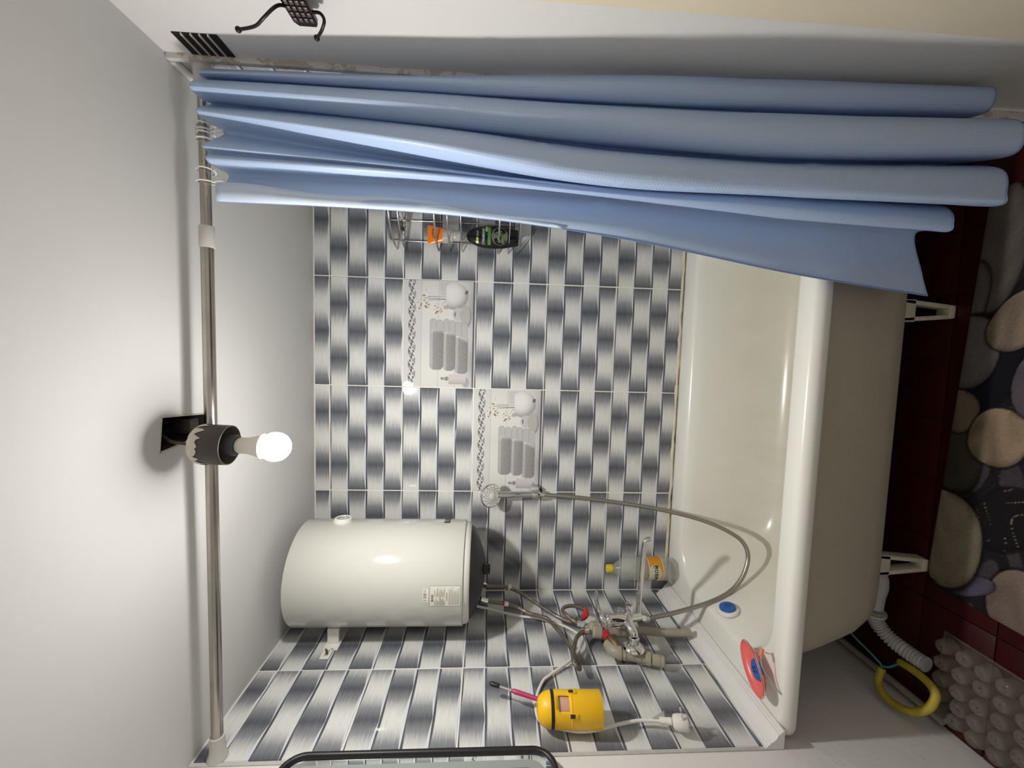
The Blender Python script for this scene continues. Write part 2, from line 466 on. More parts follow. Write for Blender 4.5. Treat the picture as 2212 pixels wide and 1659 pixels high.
# wall tiles: every tile its own object, meshes shared between alike tiles
tile_cache = {}
def tile_mesh(s0, s1, t0, t1):
    k = (round(s0, 4), round(s1, 4), round(t0, 4), round(t1, 4))
    if k in tile_cache: return tile_cache[k]
    gp = 0.0019; b = 0.0012; a0, a1, c0, c1 = s0 + gp, s1 - gp, t0 + gp, t1 - gp
    V = [(a0, .008, c0), (a1, .008, c0), (a1, .008, c1), (a0, .008, c1),
         (a0, .0016, c0), (a1, .0016, c0), (a1, .0016, c1), (a0, .0016, c1),
         (a0 + b, 0, c0 + b), (a1 - b, 0, c0 + b), (a1 - b, 0, c1 - b), (a0 + b, 0, c1 - b)]
    F = [(8, 9, 10, 11)]
    for i in range(4):
        j = (i + 1) % 4
        F += [(i, j, 4 + j, 4 + i), (4 + i, 4 + j, 8 + j, 8 + i)]
    me = bpy.data.meshes.new('tile'); me.from_pydata(V, [], F); me.update(); me.materials.append(M_tile)
    bm = bmesh.new(); bm.from_mesh(me); bmesh.ops.recalc_face_normals(bm, faces=bm.faces[:]); bm.to_mesh(me); bm.free()
    tile_cache[k] = me
    return me
def put_tile(parent, org, rotz, rect, me=None, name='tile'):
    o = bpy.data.objects.new(name, me or tile_mesh(*rect)); C.objects.link(o)
    o.parent = parent
    # a hair of unevenness so that neighbouring tiles do not mirror the lamp alike
    o.location = org
    o.rotation_euler = (random.uniform(-.0025, .0025), random.uniform(-.0008, .0008), rotz + random.uniform(-.0025, .0025))
    return o

# the picture tiles: towels, vase, stones and a soap pump printed on a pale ground
def decor(U, V):
    # photo axes: a runs down the wall (0..860), b runs from right to left (0..1290)
    A = (TH - V) / TH * 860; B = (TW - U) / TW * 1290
    A2 = A + 110; B2 = B + 240
    col = np.ones(U.shape + (3,)) * lin([222, 222, 218])
    ph = np.abs(np.sin((U / 0.2) * PI))
    col *= (0.93 + 0.07 * ph)[..., None]
    def over(mask, c):
        m = np.clip(mask, 0, 1)[..., None]
        nonlocal col
        col = col * (1 - m) + np.asarray(lin(c)) * m
    def soft(d, wdt=3.0): return np.clip(0.5 - d / wdt, 0, 1)
    def ell(ca, cb, ra, rb, rot=0.0):
        da, db = A2 - ca, B2 - cb
        c, s = math.cos(rot), math.sin(rot)
        x, y = da * c + db * s, -da * s + db * c
        return (np.sqrt((x / ra) ** 2 + (y / rb) ** 2) - 1) * min(ra, rb)
    def rbox(a0, a1, b0, b1, r):
        qa = np.abs(A2 - (a0 + a1) / 2) - (a1 - a0) / 2 + r; qb = np.abs(B2 - (b0 + b1) / 2) - (b1 - b0) / 2 + r
        return np.hypot(np.maximum(qa, 0), np.maximum(qb, 0)) + np.minimum(np.maximum(qa, qb), 0) - r
    grain = rng.normal(0, 1, U.shape)
    # brushed grey along the lower edge
    low = np.clip((A2 - 800) / 150, 0, 1)
    over(low * (0.35 + 0.6 * np.abs(np.sin((B2 - 240) / 1290 * 2 * PI)) ** 2) * 0.75, [120, 124, 134])
    over(soft(np.abs(A2 - 952) - 8), [86, 90, 104])
    # thin band lines
    for a in (328, 532, 735): over(soft(np.abs(A2 - a) - 4) * 0.55, [172, 174, 178])
    over(soft(rbox(545, 765, 262, 420, 4)) * 0.6, [190, 191, 190])
    over(soft(rbox(118, 330, 240, 1540, 2)) * 0.22, [178, 182, 188])
    # ornament strip
    strip = soft(rbox(176, 258, 232, 1540, 1))
    b = (B2 % 159.0) / 159.0 * 2 * PI; aa = (A2 - 217) / 41.0
    orn = np.sin(b + 1.7 * np.sin(2.6 * aa)) * np.cos(3.0 * aa + 0.8 * np.sin(2 * b)) + 0.65 * np.sin(3 * b - 4.2 * aa) * np.cos(2.1 * aa)
    over(strip, [214, 214, 212]); over(strip * np.clip(orn * 3.0 + 0.15, 0, 1), [104, 106, 110])
    for k in range(9):
        for side, off in ((1, 0), (-1, 80)):
            e = ell(217 + side * 20, 252 + k * 159 + off, 17, 17)
            over(strip * soft(e), [208, 208, 206]); over(strip * soft(np.abs(e + 6) - 3), [96, 98, 102]); over(strip * soft(e + 13), [110, 112, 116])
    # vase
    v = ell(725, 425, 158, 162); cut = A2 > 618
    sh = np.clip((np.hypot((A2 - 690) / 150, (B2 - 385) / 150)), 0, 1.2)
    m = soft(v) * cut
    col = col * (1 - m[..., None]) + (lin([232, 231, 228]) * (1 - 0.30 * sh[..., None] ** 3)) * m[..., None]
    over(soft(ell(862, 375, 18, 26, 0.5)) * 0.8, [70, 70, 74])
    over(soft(rbox(588, 650, 540, 580, 6)) * 0.9, [172, 172, 170])
    # orchids
    for b0, b1, a1 in ((436, 438, 400), (462, 455, 350), (470, 486, 345), (492, 555, 560)):
        tt = np.clip((618 - A2) / (618 - a1), 0, 1)
        over(soft(np.abs(B2 - (b0 + (b1 - b0) * tt ** 2)) - 2.5) * ((A2 < 620) & (A2 > a1)), [92, 84, 74])
    frng = np.random.default_rng(3)
    for ca, cb, na in ((372, 420, 16), (312, 545, 26), (402, 535, 24), (510, 590, 30), (545, 560, 12)):
        for k in range(na):
            fa, fb = ca + frng.normal(0, 16), cb + frng.normal(0, 30 if ca != 372 else 20)
            over(soft(ell(fa, fb, frng.uniform(5, 11), frng.uniform(5, 11))), [[236, 232, 222], [196, 182, 152], [120, 104, 84], [224, 216, 200]][k % 4])
    # pebbles
    over(soft(ell(760, 640, 60, 80)), [196, 196, 194]); over(soft(ell(728, 640, 6, 30)), [70, 70, 72]); over(soft(ell(795, 640, 6, 34)), [64, 64, 66])
    over(soft(ell(862, 668, 62, 132), 8) * 0.6, [96, 98, 104])
    m = soft(ell(850, 652, 60, 128)); over(m, [186, 184, 180])
    over(m * np.clip(np.sin(A2 * 0.21 + 2 * np.sin(B2 * 0.05)) * np.sin(B2 * 0.16 + A2 * 0.05) - 0.35, 0, 1) * 0.7, [120, 120, 120])
    # towels: folded ends first, then the terry fronts
    def towel(a0, a1, b0, b1, be, skew):
        sk = (A2 - a0) / (a1 - a0) * skew
        for k, (p0, p1) in enumerate(((a0, (a0 + a1) / 2), ((a0 + a1) / 2, a1))):
            d = rbox(p0 - 6, p1 - 2, be + k * 14, b0 + 60 + skew * 0.6, 38)
            over(soft(d), [188, 188, 188]); over(soft(np.abs(d + 3) - 3) * 0.6, [150, 150, 152])
        mm = soft(np.maximum(rbox(a0, a1, b0, b1, 52), b0 + sk + 10 * np.cos((A2 - a0) / (a1 - a0) * 2 * PI) - B2))
        base = 160 - 22 * np.clip((A2 - a0) / (a1 - a0), 0, 1) + 9 * grain
        base = base + 46 * np.exp(-((B2 - b0 - sk) / 26.0) ** 2) * (B2 > b0 - 20)
        base = np.where(A2 < a0 + 34, base + 24, base)
        t3 = lin(np.clip(base, 0, 255)[..., None] * np.array([1.0, 0.995, 1.0]))
        nonlocal col
        col = col * (1 - mm[..., None]) + t3 * mm[..., None]
        over(soft(np.abs(rbox(a0, a1, b0, b1, 52) - 2) - 2.5) * (B2 > b0 + 40) * 0.55, [96, 88, 84])
    towel(738, 888, 880, 1352, 724, 70); towel(598, 735, 850, 1320, 694, 20); towel(436, 592, 830, 1310, 696, 0)
    # soap pump
    over(soft(ell(872, 1462, 40, 60), 14) * 0.5, [110, 114, 124])
    m = soft(rbox(660, 870, 1362, 1484, 12)); shade = 205 - 34 * np.clip((B2 - 1400) / 84, 0, 1) ** 2
    col = col * (1 - m[..., None]) + lin(shade[..., None] * np.array([1, .985, .98])) * m[..., None]
    over(soft(rbox(570, 662, 1404, 1432, 4)), [120, 120, 120]); over(soft(rbox(590, 655, 1412, 1420, 2)), [210, 210, 210])
    over(soft(rbox(628, 650, 1392, 1446, 4)), [140, 140, 140])
    return col * (1 + 0.02 * grain[..., None])
gp = 0.0019
decor_me = None
def decor_mesh():
    me = print_mesh('', gp, TW - gp, gp, TH - gp, 330, 220, lambda U, V: (U, 0 * U, V), decor, M_decor)
    bm = bmesh.new(); bm.from_mesh(me)
    r = bmesh.ops.extrude_edge_only(bm, edges=[e for e in bm.edges if e.is_boundary])
    for v in r['geom']:
        if isinstance(v, bmesh.types.BMVert): v.co.y = 0.008
    bmesh.ops.recalc_face_normals(bm, faces=bm.faces[:]); bm.to_mesh(me); bm.free(); me.name = 'picture_tile'
    return me
decor_me = decor_mesh()
def zrow(n): return ROW0 - TH * n
# back wall
for c, (x0, sw) in enumerate(((0, .4), (.4, .4), (.8, .4), (1.2, .3))):
    tc = 0.0545
    put_tile(wall_back, (x0, 0, ROW0), 0, (0, sw, 0, tc)) if c != 1 else put_tile(wall_back, (x0, 0, ROW0 - 0.209), 0, (0, sw, .209, .209 + tc))
    for n_ in range(5):
        z = zrow(n_ + 1)
        if (c, n_) in ((1, 2), (2, 1)):
            put_tile(wall_back, (x0, 0, z), 0, None, decor_me, 'picture_tile'); continue
        put_tile(wall_back, (x0, 0, z), 0, (0, sw, 0, TH))
# left wall (pattern runs from the front edge towards the corner)
for y0, s0, s1 in ((-.4, 0, .4), (YT, 0, .27)):
    put_tile(wall_left, (0, y0, ROW0), PI / 2, (s0, s1, 0, .0545))
    for n_ in range(5):
        z = zrow(n_ + 1)
        if n_ == 4: put_tile(wall_left, (0, y0, z), PI / 2, (s0, s1, .040, TH))
        else: put_tile(wall_left, (0, y0, z), PI / 2, (s0, s1, 0, TH))
# right wall
for y0, s0, s1 in ((0, 0, .4), (-.4, 0, .27)):
    put_tile(wall_right, (XR, y0, ROW0), -PI / 2, (s0, s1, 0, .0545))
    for n_ in range(5): put_tile(wall_right, (XR, y0, zrow(n_ + 1)), -PI / 2, (s0, s1, 0, TH))

# floor with its red tiles
floor = slab('floor', (-0.12, YF - .12, -0.08), (1.62, 0.12, -0.006), M_floor_grout, 'dark red tiled floor under and before the bathtub')
FT = 0.164
fm = G().box((0.0012, 0.0012, -0.012), (FT - .0012, FT - .0012, 0.0), 0.0012).build('floor_tile', M_floor, floor, 30)
fme = fm.data; bpy.data.objects.remove(fm)
for i in range(-1, 10):
    for j in range(0, 12):
        x = 0.96 - 6 * FT + i * FT + FT; y = -0.548 + 3 * FT - j * FT
        o = bpy.data.objects.new('floor_tile', fme); C.objects.link(o); o.parent = floor
        xx = 0.96 - 7 * FT + (i + 1) * FT
        if xx > 1.5 or xx + FT < -0.02: bpy.data.objects.remove(o); continue
        o.location = (xx, y, random.uniform(-.0006, .0004))

# trims
def trim(name, gg, mat, label, smooth=40):
    return tag(gg.build(name, mat, None, smooth), label, 'trim', None, 'structure')
prof = [(0, 0), (0.046, 0), (0.046, .005), (.041, .006), (.041, .010), (.0365, .0115), (.0365, .015), (.027, .019), (.019, .027), (.0145, .0355), (.0105, .0355), (.0095, .0405), (.0055, .0405), (.005, .046), (0, .046)]
m = Matrix(((1, 0, 0, 0.0005), (0, 0, -1, -0.03), (0, 1, 0, 0.4735), (0, 0, 0, 1)))
trim('trim_1', G().prism(prof, 0.648, m), M_pvc, 'white moulded strip sealing the left wall to the tub rim', 30)
g = G()
for k in range(24):
    x0 = 0.05 + k * 0.06
    g.tube([(x0, -0.003, 0.474), (x0 + 0.03, -0.003 + random.uniform(-.002, .002), 0.474 + random.uniform(-.002, .002)), (x0 + 0.062, -0.003, 0.474)], [0.006 + random.uniform(-.0015, .002) for _ in range(3)], 7, 3)
trim('trim_2', g, M_caulk, 'yellowed sealant bead between the back wall tiles and the tub', 60)
trim('trim_3', G().box((-0.006, YT - 0.009, 0.50), (0.0015, YT - 0.0008, ZC - .001), 0.001), plain('tile_edge', (0.55, 0.54, 0.52), 0.6, var=0.2, scale=50), 'grey grouted edge where the left wall tiles end')
trim('trim_4', G().box((XR - 0.010, YT - 0.012, 0.02), (XR + 0.004, YT - 0.0008, ZC - .001), 0.002), M_plaster, 'white edge profile with broken plaster beside the right wall tiles')
trim('trim_5', G().box((XR - 0.012, YT, ZC - 0.012), (XR - 0.0005, -0.02, ZC - .0005), 0.002), M_pvc, 'white strip under the ceiling above the right wall tiles')
# the cream door stands open against the right wall, its edge just reaching the picture
door = tag(G().box((XR - 0.040, -1.66, 0.008), (XR - 0.002, -0.915, 1.76), 0.003).build('door_1', M_door, None, 30), 'cream door standing open against the right wall', 'door', None, 'structure')
hd = G().tube([(XR - .04, -1.03, 0.9), (XR - .08, -1.03, 0.9), (XR - .085, -1.08, 0.9), (XR - .085, -1.13, 0.9)], 0.009, 10, 4).build('door_handle', M_chrome, door)

# ================================================================ BATHTUB
def rrect(x0, x1, y0, y1, r, z, n=8):
    P = []
    for cx, cy, a0 in ((x1 - r, y1 - r, 0), (x0 + r, y1 - r, PI / 2), (x0 + r, y0 + r, PI), (x1 - r, y0 + r, 1.5 * PI)):
        for k in range(n + 1):
            a = a0 + k / n * PI / 2
            P.append((cx + r * math.cos(a), cy + r * math.sin(a), z))
    return P
TUBZ = 0.472
tub = thing('bathtub', 'old enamelled bathtub with a beige outer side, standing on four feet', 'bathtub', (0.75, -0.33, 0))
O = (0.004, 1.494, -0.664, -0.003)
I = (0.125, 1.40, -0.596, -0.095)
def oi(d): return (O[0] + d, O[1] - d, O[2] + d, O[3] - d)
def ii(d, e=0): return (I[0] + d + e, I[1] - d, I[2] + d, I[3] - d)
rings = [rrect(*oi(0.014), 0.03, 0.434), rrect(*oi(0.004), 0.03, 0.432), rrect(*oi(0), 0.03, 0.440), rrect(*oi(0.0), 0.03, 0.454), rrect(*oi(0.005), 0.03, 0.466), rrect(*oi(0.013), 0.03, 0.4715),
         rrect(*oi(0.026), 0.03, TUBZ), rrect(*ii(-0.012), 0.14, TUBZ - .002), rrect(*ii(-0.003), 0.132, TUBZ - .006), rrect(*ii(0.004), 0.128, TUBZ - .016),
         rrect(*ii(0.012, .005), 0.125, 0.425), rrect(*ii(0.03, .03), 0.12, 0.33), rrect(*ii(0.045, .06), 0.12, 0.25), rrect(*ii(0.065, .09), 0.11, 0.19), rrect(*ii(0.10, .12), 0.10, 0.158), rrect(*ii(0.16, .15), 0.08, 0.150)]
basin = G().loft(rings, cap1=True).build('basin', M_enamel, tub, 50)
rings = [rrect(0.105, 1.46, -0.630, -0.05, 0.165, 0.446), rrect(0.108, 1.455, -0.628, -0.055, 0.165, 0.40), rrect(0.125, 1.44, -0.612, -0.07, 0.165, 0.30), rrect(0.145, 1.42, -0.597, -0.09, 0.165, 0.215),
         rrect(0.165, 1.40, -0.583, -0.11, 0.16, 0.172), rrect(0.20, 1.36, -0.556, -0.14, 0.15, 0.142), rrect(0.26, 1.30, -0.505, -0.19, 0.12, 0.131)]
G().loft(rings, cap1=True).build('outer_shell', M_shell, tub, 50)
def tub_leg(xc, yc, sgn):
    g = G()
    def bar(p, q, w, dpt=0.016):
        p, q = Vector(p), Vector(q); d = q - p; L_ = d.length
        mt = frame(p, d, (1, 0, 0)); g.box((-w / 2, -dpt, 0), (w / 2, dpt, L_), 0.002, mt)
    bar((xc - 0.024, yc, 0.142), (xc - 0.012, yc, 0.004), 0.011); bar((xc + 0.024, yc, 0.142), (xc + 0.012, yc, 0.004), 0.011)
    g.box((xc - 0.029, yc - .016, 0.108), (xc + 0.029, yc + .016, 0.150), 0.003)
    g.box((xc - 0.017, yc - .018, 0.0), (xc + 0.017, yc + .018, 0.016), 0.003)
    g.box((xc - 0.029, yc - .016 * 1, 0.146), (xc + 0.029, yc + sgn * .05 + .016, 0.156), 0.002)
    return g.build('leg', M_leg, tub, 30)
for x in (1.078, 0.393):
    tub_leg(x, -0.535, 1); tub_leg(x, -0.155, -1)
ov = frame((0.1475, -0.36, 0.433), (0.96, 0, 0.24))
G().lathe([(0.031, -0.006), (0.033, 0.0), (0.031, 0.004), (0.024, 0.006), (0.022, 0.004)], 28, ov).build('overflow_ring', M_white, tub, 40)
def stopper(mt, label, where):
    t = thing('drain_stopper', label, 'drain plug', mt.translation, 'blue rubber drain plugs')
    G().lathe([(0.0235, 0.0), (0.0245, 0.002), (0.0235, 0.0055), (0.010, 0.0075), (0.004, 0.0078)], 28, mt).build('disc', M_blue, t, 40)
    mm = mt @ Matrix.Rotation(PI / 2, 4, 'X')
    g = G().tube([mt @ Vector((-0.006, 0, 0.007)), mt @ Vector((-0.005, 0, 0.013)), mt @ Vector((0, 0, 0.016)), mt @ Vector((0.005, 0, 0.013)), mt @ Vector((0.006, 0, 0.007))], 0.0022, 8, 3)
    g.build('pull_tab', M_blue, t)
    return t
stopper(frame((0.1475, -0.36, 0.433), (0.96, 0, 0.24)) @ Matrix.Translation((0, 0, 0.006)), 'blue rubber plug pressed into the white overflow ring of the tub', 'tub')

# waste pipe and hoses under the tub
t = thing('waste_hose', 'grey corrugated waste hose curving from under the tub', 'waste pipe', (0.15, -0.62, 0))
P = [(0.375, -0.495, 0.14), (0.358, -0.497, 0.11), (0.335, -0.498, 0.088), (0.305, -0.496, 0.080), (0.27, -0.49, 0.078), (0.235, -0.487, 0.076)]
G().tube(P, [0.021, 0.023, 0.024, 0.0235, 0.022, 0.021], 16, 5).build('elbow', M_grey, t, 50)
G().tube([(0.222, -0.4855, 0.0755), (0.2155, -0.485, 0.075)], 0.0305, 18).build('clamp', M_grey, t, 40)
G().tube([(0.226, -0.486, 0.076), (0.2235, -0.4856, 0.076)], 0.0225, 16).build('collar', M_grey, t, 40)
Pc = [(0.214, -0.485, 0.075), (0.192, -0.487, 0.066), (0.172, -0.497, 0.056), (0.156, -0.520, 0.046), (0.148, -0.553, 0.038), (0.1448, -0.578, 0.033), (0.1452, -0.598, 0.031)]
def resample(P, step, sm=16):
    Q = []
    P = [Vector(p) for p in P]; m_ = len(P)
    for i in range(m_ - 1):
        a, b, c, d = P[max(i - 1, 0)], P[i], P[i + 1], P[min(i + 2, m_ - 1)]
        for k in range(sm):
            t_ = k / sm
            Q.append(0.5 * ((2 * b) + (c - a) * t_ + (2 * a - 5 * b + 4 * c - d) * t_ * t_ + (3 * b - a - 3 * c + d) * t_ ** 3))
    Q.append(P[-1])
    S = [0.0]
    for i in range(1, len(Q)): S.append(S[-1] + (Q[i] - Q[i - 1]).length)
    n_ = max(2, int(S[-1] / step)); out_ = []; j = 0
    for k in range(n_ + 1):
        s_ = S[-1] * k / n_
        while j < len(S) - 2 and S[j + 1] < s_: j += 1
        f_ = (s_ - S[j]) / max(1e-9, S[j + 1] - S[j]); out_.append(Q[j].lerp(Q[j + 1], min(1, f_)))
    return out_
Q = resample(Pc, 0.0022)
G().tube(Q, [0.0182 + 0.0024 * (1 if (i % 4) < 2 else -0.6) for i in range(len(Q))], 16).build('corrugated_tube', M_grey, t, 60)

t = tag(G().tube([(0.111, -0.546, 0.046), (0.118, -0.575, 0.050), (0.121, -0.604, 0.053), (0.121, -0.636, 0.060), (0.110, -0.655, 0.066), (0.078, -0.655, 0.078), (0.050, -0.638, 0.088), (0.036, -0.617, 0.096), (0.027, -0.587, 0.098), (0.029, -0.558, 0.098), (0.042, -0.531, 0.090), (0.080, -0.527, 0.078)], 0.0098, 12, 6).build('rubber_hose_ring', M_yhose, None, 60), 'short yellow rubber hose bent into a ring by the left wall', 'hose')
t.name = 'rubber_hose_ring'
cord = G().tube([(0.185, -0.42, 0.16), (0.172, -0.468, 0.15), (0.137, -0.485, 0.12), (0.114, -0.511, 0.1), (0.097, -0.530, 0.088), (0.085, -0.529, 0.081), (0.078, -0.528, 0.079)], 0.003, 7, 5).tube([(0.090, -0.531, 0.084), (0.097, -0.545, 0.078), (0.106, -0.548, 0.060), (0.110, -0.547, 0.048)], 0.003, 7, 5)
tag(cord.build('cord', M_teal, None, 60), 'teal cord tied to the yellow hose ring', 'cord')
tag(G().tube([(0.022, -0.05, 0.020), (0.022, -0.30, 0.019), (0.022, -0.55, 0.018), (0.022, -0.64, 0.018)], 0.0095, 12).build('floor_pipe', plain('dusty_pipe', (0.36, 0.33, 0.27), 0.6, var=0.2), None, 60), 'thin pale pipe lying along the foot of the left wall', 'pipe')
# clear egg tray on the floor
def tray_place(u, v):
    a = -0.03
    x0, y0 = 0.028, -0.905
    return x0 + u * math.cos(a) - v * math.sin(a) - 0.01, y0 + u * math.sin(a) + v * math.cos(a)
UW, VH = 0.225, 0.300; pt = 0.0425
t = thing('egg_tray', 'clear plastic egg tray lying on the floor at the left wall', 'egg tray', (0.14, -0.75, 0))
nu, nv = 24, 32; V = []
for v_ in np.linspace(0, VH, nv):
    for u_ in np.linspace(0, UW, nu):
        x_, y_ = tray_place(u_, v_); V.append((x_, y_, 0.007 + 0.003 * math.sin(u_ * 37 + 1) * math.sin(v_ * 29)))
F = [(j * nu + i, j * nu + i + 1, (j + 1) * nu + i + 1, (j + 1) * nu + i) for j in range(nv - 1) for i in range(nu - 1)]
o = G().add(V, F).build('sheet', M_tray, t, 60)
cupg = G().lathe([(0.0212, 0.0), (0.0205, 0.004), (0.0188, 0.020), (0.0165, 0.030), (0.0135, 0.034), (0.0100, 0.0345), (0.0085, 0.031), (0.0050, 0.0300), (0.0018, 0.0305)], 22, None, False).build('egg_cup', M_tray_cup, t, 60)
cme = cupg.data; bpy.data.objects.remove(cupg)
for iu in range(5):
    for iv in range(7):
        x_, y_ = tray_place(0.0245 + iu * pt, 0.0225 + iv * pt)
        o = bpy.data.objects.new('egg_cup', cme); C.objects.link(o); o.parent = t
        o.location = Vector((x_, y_, 0.007)) - t.location
        o.rotation_euler = (random.uniform(-.16, .16), random.uniform(-.16, .16), random.uniform(0, 6)); k_ = random.uniform(.82, 1.08); o.scale = (1, 1, k_)
cr = [tray_place(a, b) for a, b in ((0.003, 0.003), (UW - .003, 0.003), (UW - .003, VH - .003), (0.003, VH - .003))]
G().tube([(x, y, 0.008) for x, y in cr], 0.0022, 6, 0, True).build('rolled_edge', M_tray, t)

# ================================================================ ROD AND CURTAIN
ROD_Y, ROD_Z = -0.658, 1.803
rod = thing('curtain_rod', 'tarnished metal shower rod under the ceiling', 'curtain rod', (0.75, ROD_Y, ROD_Z))
G().tube([(0.045, ROD_Y, ROD_Z), (1.16, ROD_Y, ROD_Z - .004)], 0.0118, 20).build('pole', M_chrome_dull, rod, 50)
G().tube([(1.15, ROD_Y, ROD_Z - .004), (1.47, ROD_Y, ROD_Z - .003)], 0.0100, 20).build('inner_pole', M_chrome_dull, rod, 50)
G().lathe([(0.0135, -0.022), (0.0142, -0.020), (0.0142, 0.020), (0.0135, 0.022)], 20, frame((1.158, ROD_Y, ROD_Z - .004), (1, 0, 0))).build('sleeve', M_rodend, rod, 40)
for x, d in ((0.0012, 1), (XR - 0.0012, -1)):
    G().lathe([(0.021, 0.0), (0.021, 0.003), (0.0175, 0.010), (0.0155, 0.026), (0.0150, 0.052), (0.0140, 0.053)], 22, frame((x, ROD_Y, ROD_Z - (.003 if d < 0 else 0)), (d, 0, 0))).build('end_cap', M_rodend, rod, 40)

FOLDS = [  # every row is one line of cloth from the rod down to the hem (x, y, z)
    [(1.220, -0.690, 1.756), (1.217, -0.695, 1.365), (1.187, -0.700, 0.982), (1.126, -0.703, 0.577), (1.089, -0.704, 0.252)],
    [(1.243, -0.678, 1.760), (1.232, -0.700, 1.364), (1.212, -0.705, 0.985), (1.169, -0.705, 0.582), (1.139, -0.700, 0.267)],
    [(1.281, -0.664, 1.749), (1.276, -0.680, 1.368), (1.266, -0.686, 0.982), (1.237, -0.690, 0.574), (1.225, -0.692, 0.282)],
    [(1.288, -0.690, 1.764), (1.280, -0.705, 1.364), (1.261, -0.710, 0.988), (1.233, -0.720, 0.598), (1.219, -0.735, 0.254)],
    [(1.298, -0.704, 1.769), (1.286, -0.715, 1.362), (1.263, -0.722, 0.992), (1.244, -0.735, 0.610), (1.234, -0.745, 0.257)],
    [(1.314, -0.690, 1.768), (1.294, -0.706, 1.363), (1.269, -0.720, 0.991), (1.257, -0.735, 0.611), (1.252, -0.742, 0.257)],
    [(1.320, -0.706, 1.773), (1.297, -0.714, 1.363), (1.277, -0.715, 0.990), (1.274, -0.720, 0.602), (1.271, -0.725, 0.254)],
    [(1.364, -0.664, 1.756), (1.322, -0.678, 1.368), (1.294, -0.688, 0.984), (1.290, -0.696, 0.588), (1.287, -0.702, 0.256)],
    [(1.376, -0.690, 1.780), (1.319, -0.730, 1.360), (1.262, -0.765, 1.004), (1.250, -0.790, 0.652), (1.246, -0.810, 0.247)],
    [(1.377, -0.717, 1.775), (1.327, -0.757, 1.356), (1.275, -0.792, 1.011), (1.266, -0.812, 0.669), (1.263, -0.828, 0.254)],
    [(1.393, -0.700, 1.778), (1.359, -0.740, 1.359), (1.316, -0.775, 1.009), (1.303, -0.795, 0.660), (1.314, -0.810, 0.250)],
    [(1.419, -0.664, 1.781), (1.394, -0.685, 1.368), (1.363, -0.697, 0.990), (1.356, -0.704, 0.601), (1.364, -0.712, 0.255)],
    [(1.414, -0.690, 1.784), (1.375, -0.725, 1.361), (1.345, -0.760, 1.006), (1.323, -0.790, 0.658), (1.334, -0.820, 0.244)],
    [(1.414, -0.729, 1.779), (1.390, -0.762, 1.356), (1.365, -0.792, 1.015), (1.349, -0.817, 0.679), (1.366, -0.842, 0.250)],
    [(1.442, -0.700, 1.786), (1.426, -0.730, 1.361), (1.402, -0.765, 1.010), (1.396, -0.790, 0.664), (1.401, -0.815, 0.244)],
    [(1.463, -0.668, 1.786), (1.455, -0.685, 1.369), (1.447, -0.700, 0.994), (1.444, -0.712, 0.612), (1.448, -0.718, 0.25)],
    [(1.459, -0.685, 1.786), (1.438, -0.720, 1.363), (1.427, -0.745, 1.006), (1.430, -0.760, 0.645), (1.438, -0.775, 0.246)],
    [(1.457, -0.700, 1.780), (1.449, -0.735, 1.361), (1.449, -0.760, 1.011), (1.455, -0.775, 0.658), (1.464, -0.790, 0.250)],
    [(1.476, -0.680, 1.786), (1.477, -0.700, 1.367), (1.480, -0.735, 1.006), (1.484, -0.752, 0.642), (1.486, -0.768, 0.246)],
    [(1.484, -0.660, 1.782), (1.486, -0.668, 1.366), (1.487, -0.690, 1.000), (1.488, -0.696, 0.620), (1.488, -0.702, 0.25)]]
def crm(A, n):
    A = np.array(A, float); m_ = len(A); out_ = []
    for i in range(m_ - 1):
        a, b, c, d = A[max(i - 1, 0)], A[i], A[i + 1], A[min(i + 2, m_ - 1)]
        for k in range(n):
            t_ = k / n; out_.append(0.5 * (2 * b + (c - a) * t_ + (2 * a - 5 * b + 4 * c - d) * t_ ** 2 + (3 * b - a - 3 * c + d) * t_ ** 3))
    out_.append(A[-1]); return np.array(out_)
FA = np.array(FOLDS).transpose(1, 0, 2)              # level, fold line, xyz
FA = np.array([crm(r_, 9) for r_ in FA])             # smooth across the folds
FA = np.array([crm(FA[:, i], 40) for i in range(FA.shape[1])]).transpose(1, 0, 2)   # and down the cloth
NVc = FA.shape[0] - 1; tp = FA[0]; bt = FA[-1]
arc = np.concatenate([[0], np.cumsum(np.linalg.norm(np.diff(bt[:, :2], axis=0), axis=1))])
V = []; UV = []
for j in range(NVc + 1):
    tau = j / NVc
    X, Y, Z = FA[j, :, 0].copy(), FA[j, :, 1].copy(), FA[j, :, 2].copy()
    wr = 0.0022 * np.sin(arc * 26 + 9 * tau + 2 * np.sin(tau * 7)) * np.sin(tau * PI)
    wr += 0.0012 * np.sin(arc * 61 - 23 * tau) * np.sin(tau * PI)
    for xc_, zc_, am in ((0.46, 0.42, .005), (0.72, 0.12, .003), (0.47, 0.78, .005), (0.12, 0.5, .004), (0.5, 0.9, .005), (0.08, 0.86, .003), (0.7, .3, .003)):
        wr += am * np.exp(-(((arc / arc[-1] - xc_) / 0.03) ** 2 + ((tau - zc_) / 0.010) ** 2))
    Y = Y - np.abs(wr) * 1.0
    Y = np.where(Z < 0.60, np.minimum(Y, -0.686), np.minimum(Y, -0.645))
    X = np.minimum(X, 1.4895)
    for i in range(len(X)):
        V.append((X[i], Y[i], Z[i])); UV.append((arc[i], Z[i]))
ncu = len(tp)
F = [(j * ncu + i, (j + 1) * ncu + i, (j + 1) * ncu + i + 1, j * ncu + i + 1) for j in range(NVc) for i in range(ncu - 1)]
curtain = thing('shower_curtain', 'light blue dotted shower curtain gathered at the right of the tub', 'shower curtain', (1.3, -0.72, 0.25))
me = bpy.data.meshes.new('panel'); me.from_pydata(V, [], F); me.update()
ul = me.uv_layers.new(name='UVMap'); li = np.zeros(len(me.loops), np.int32); me.loops.foreach_get('vertex_index', li)
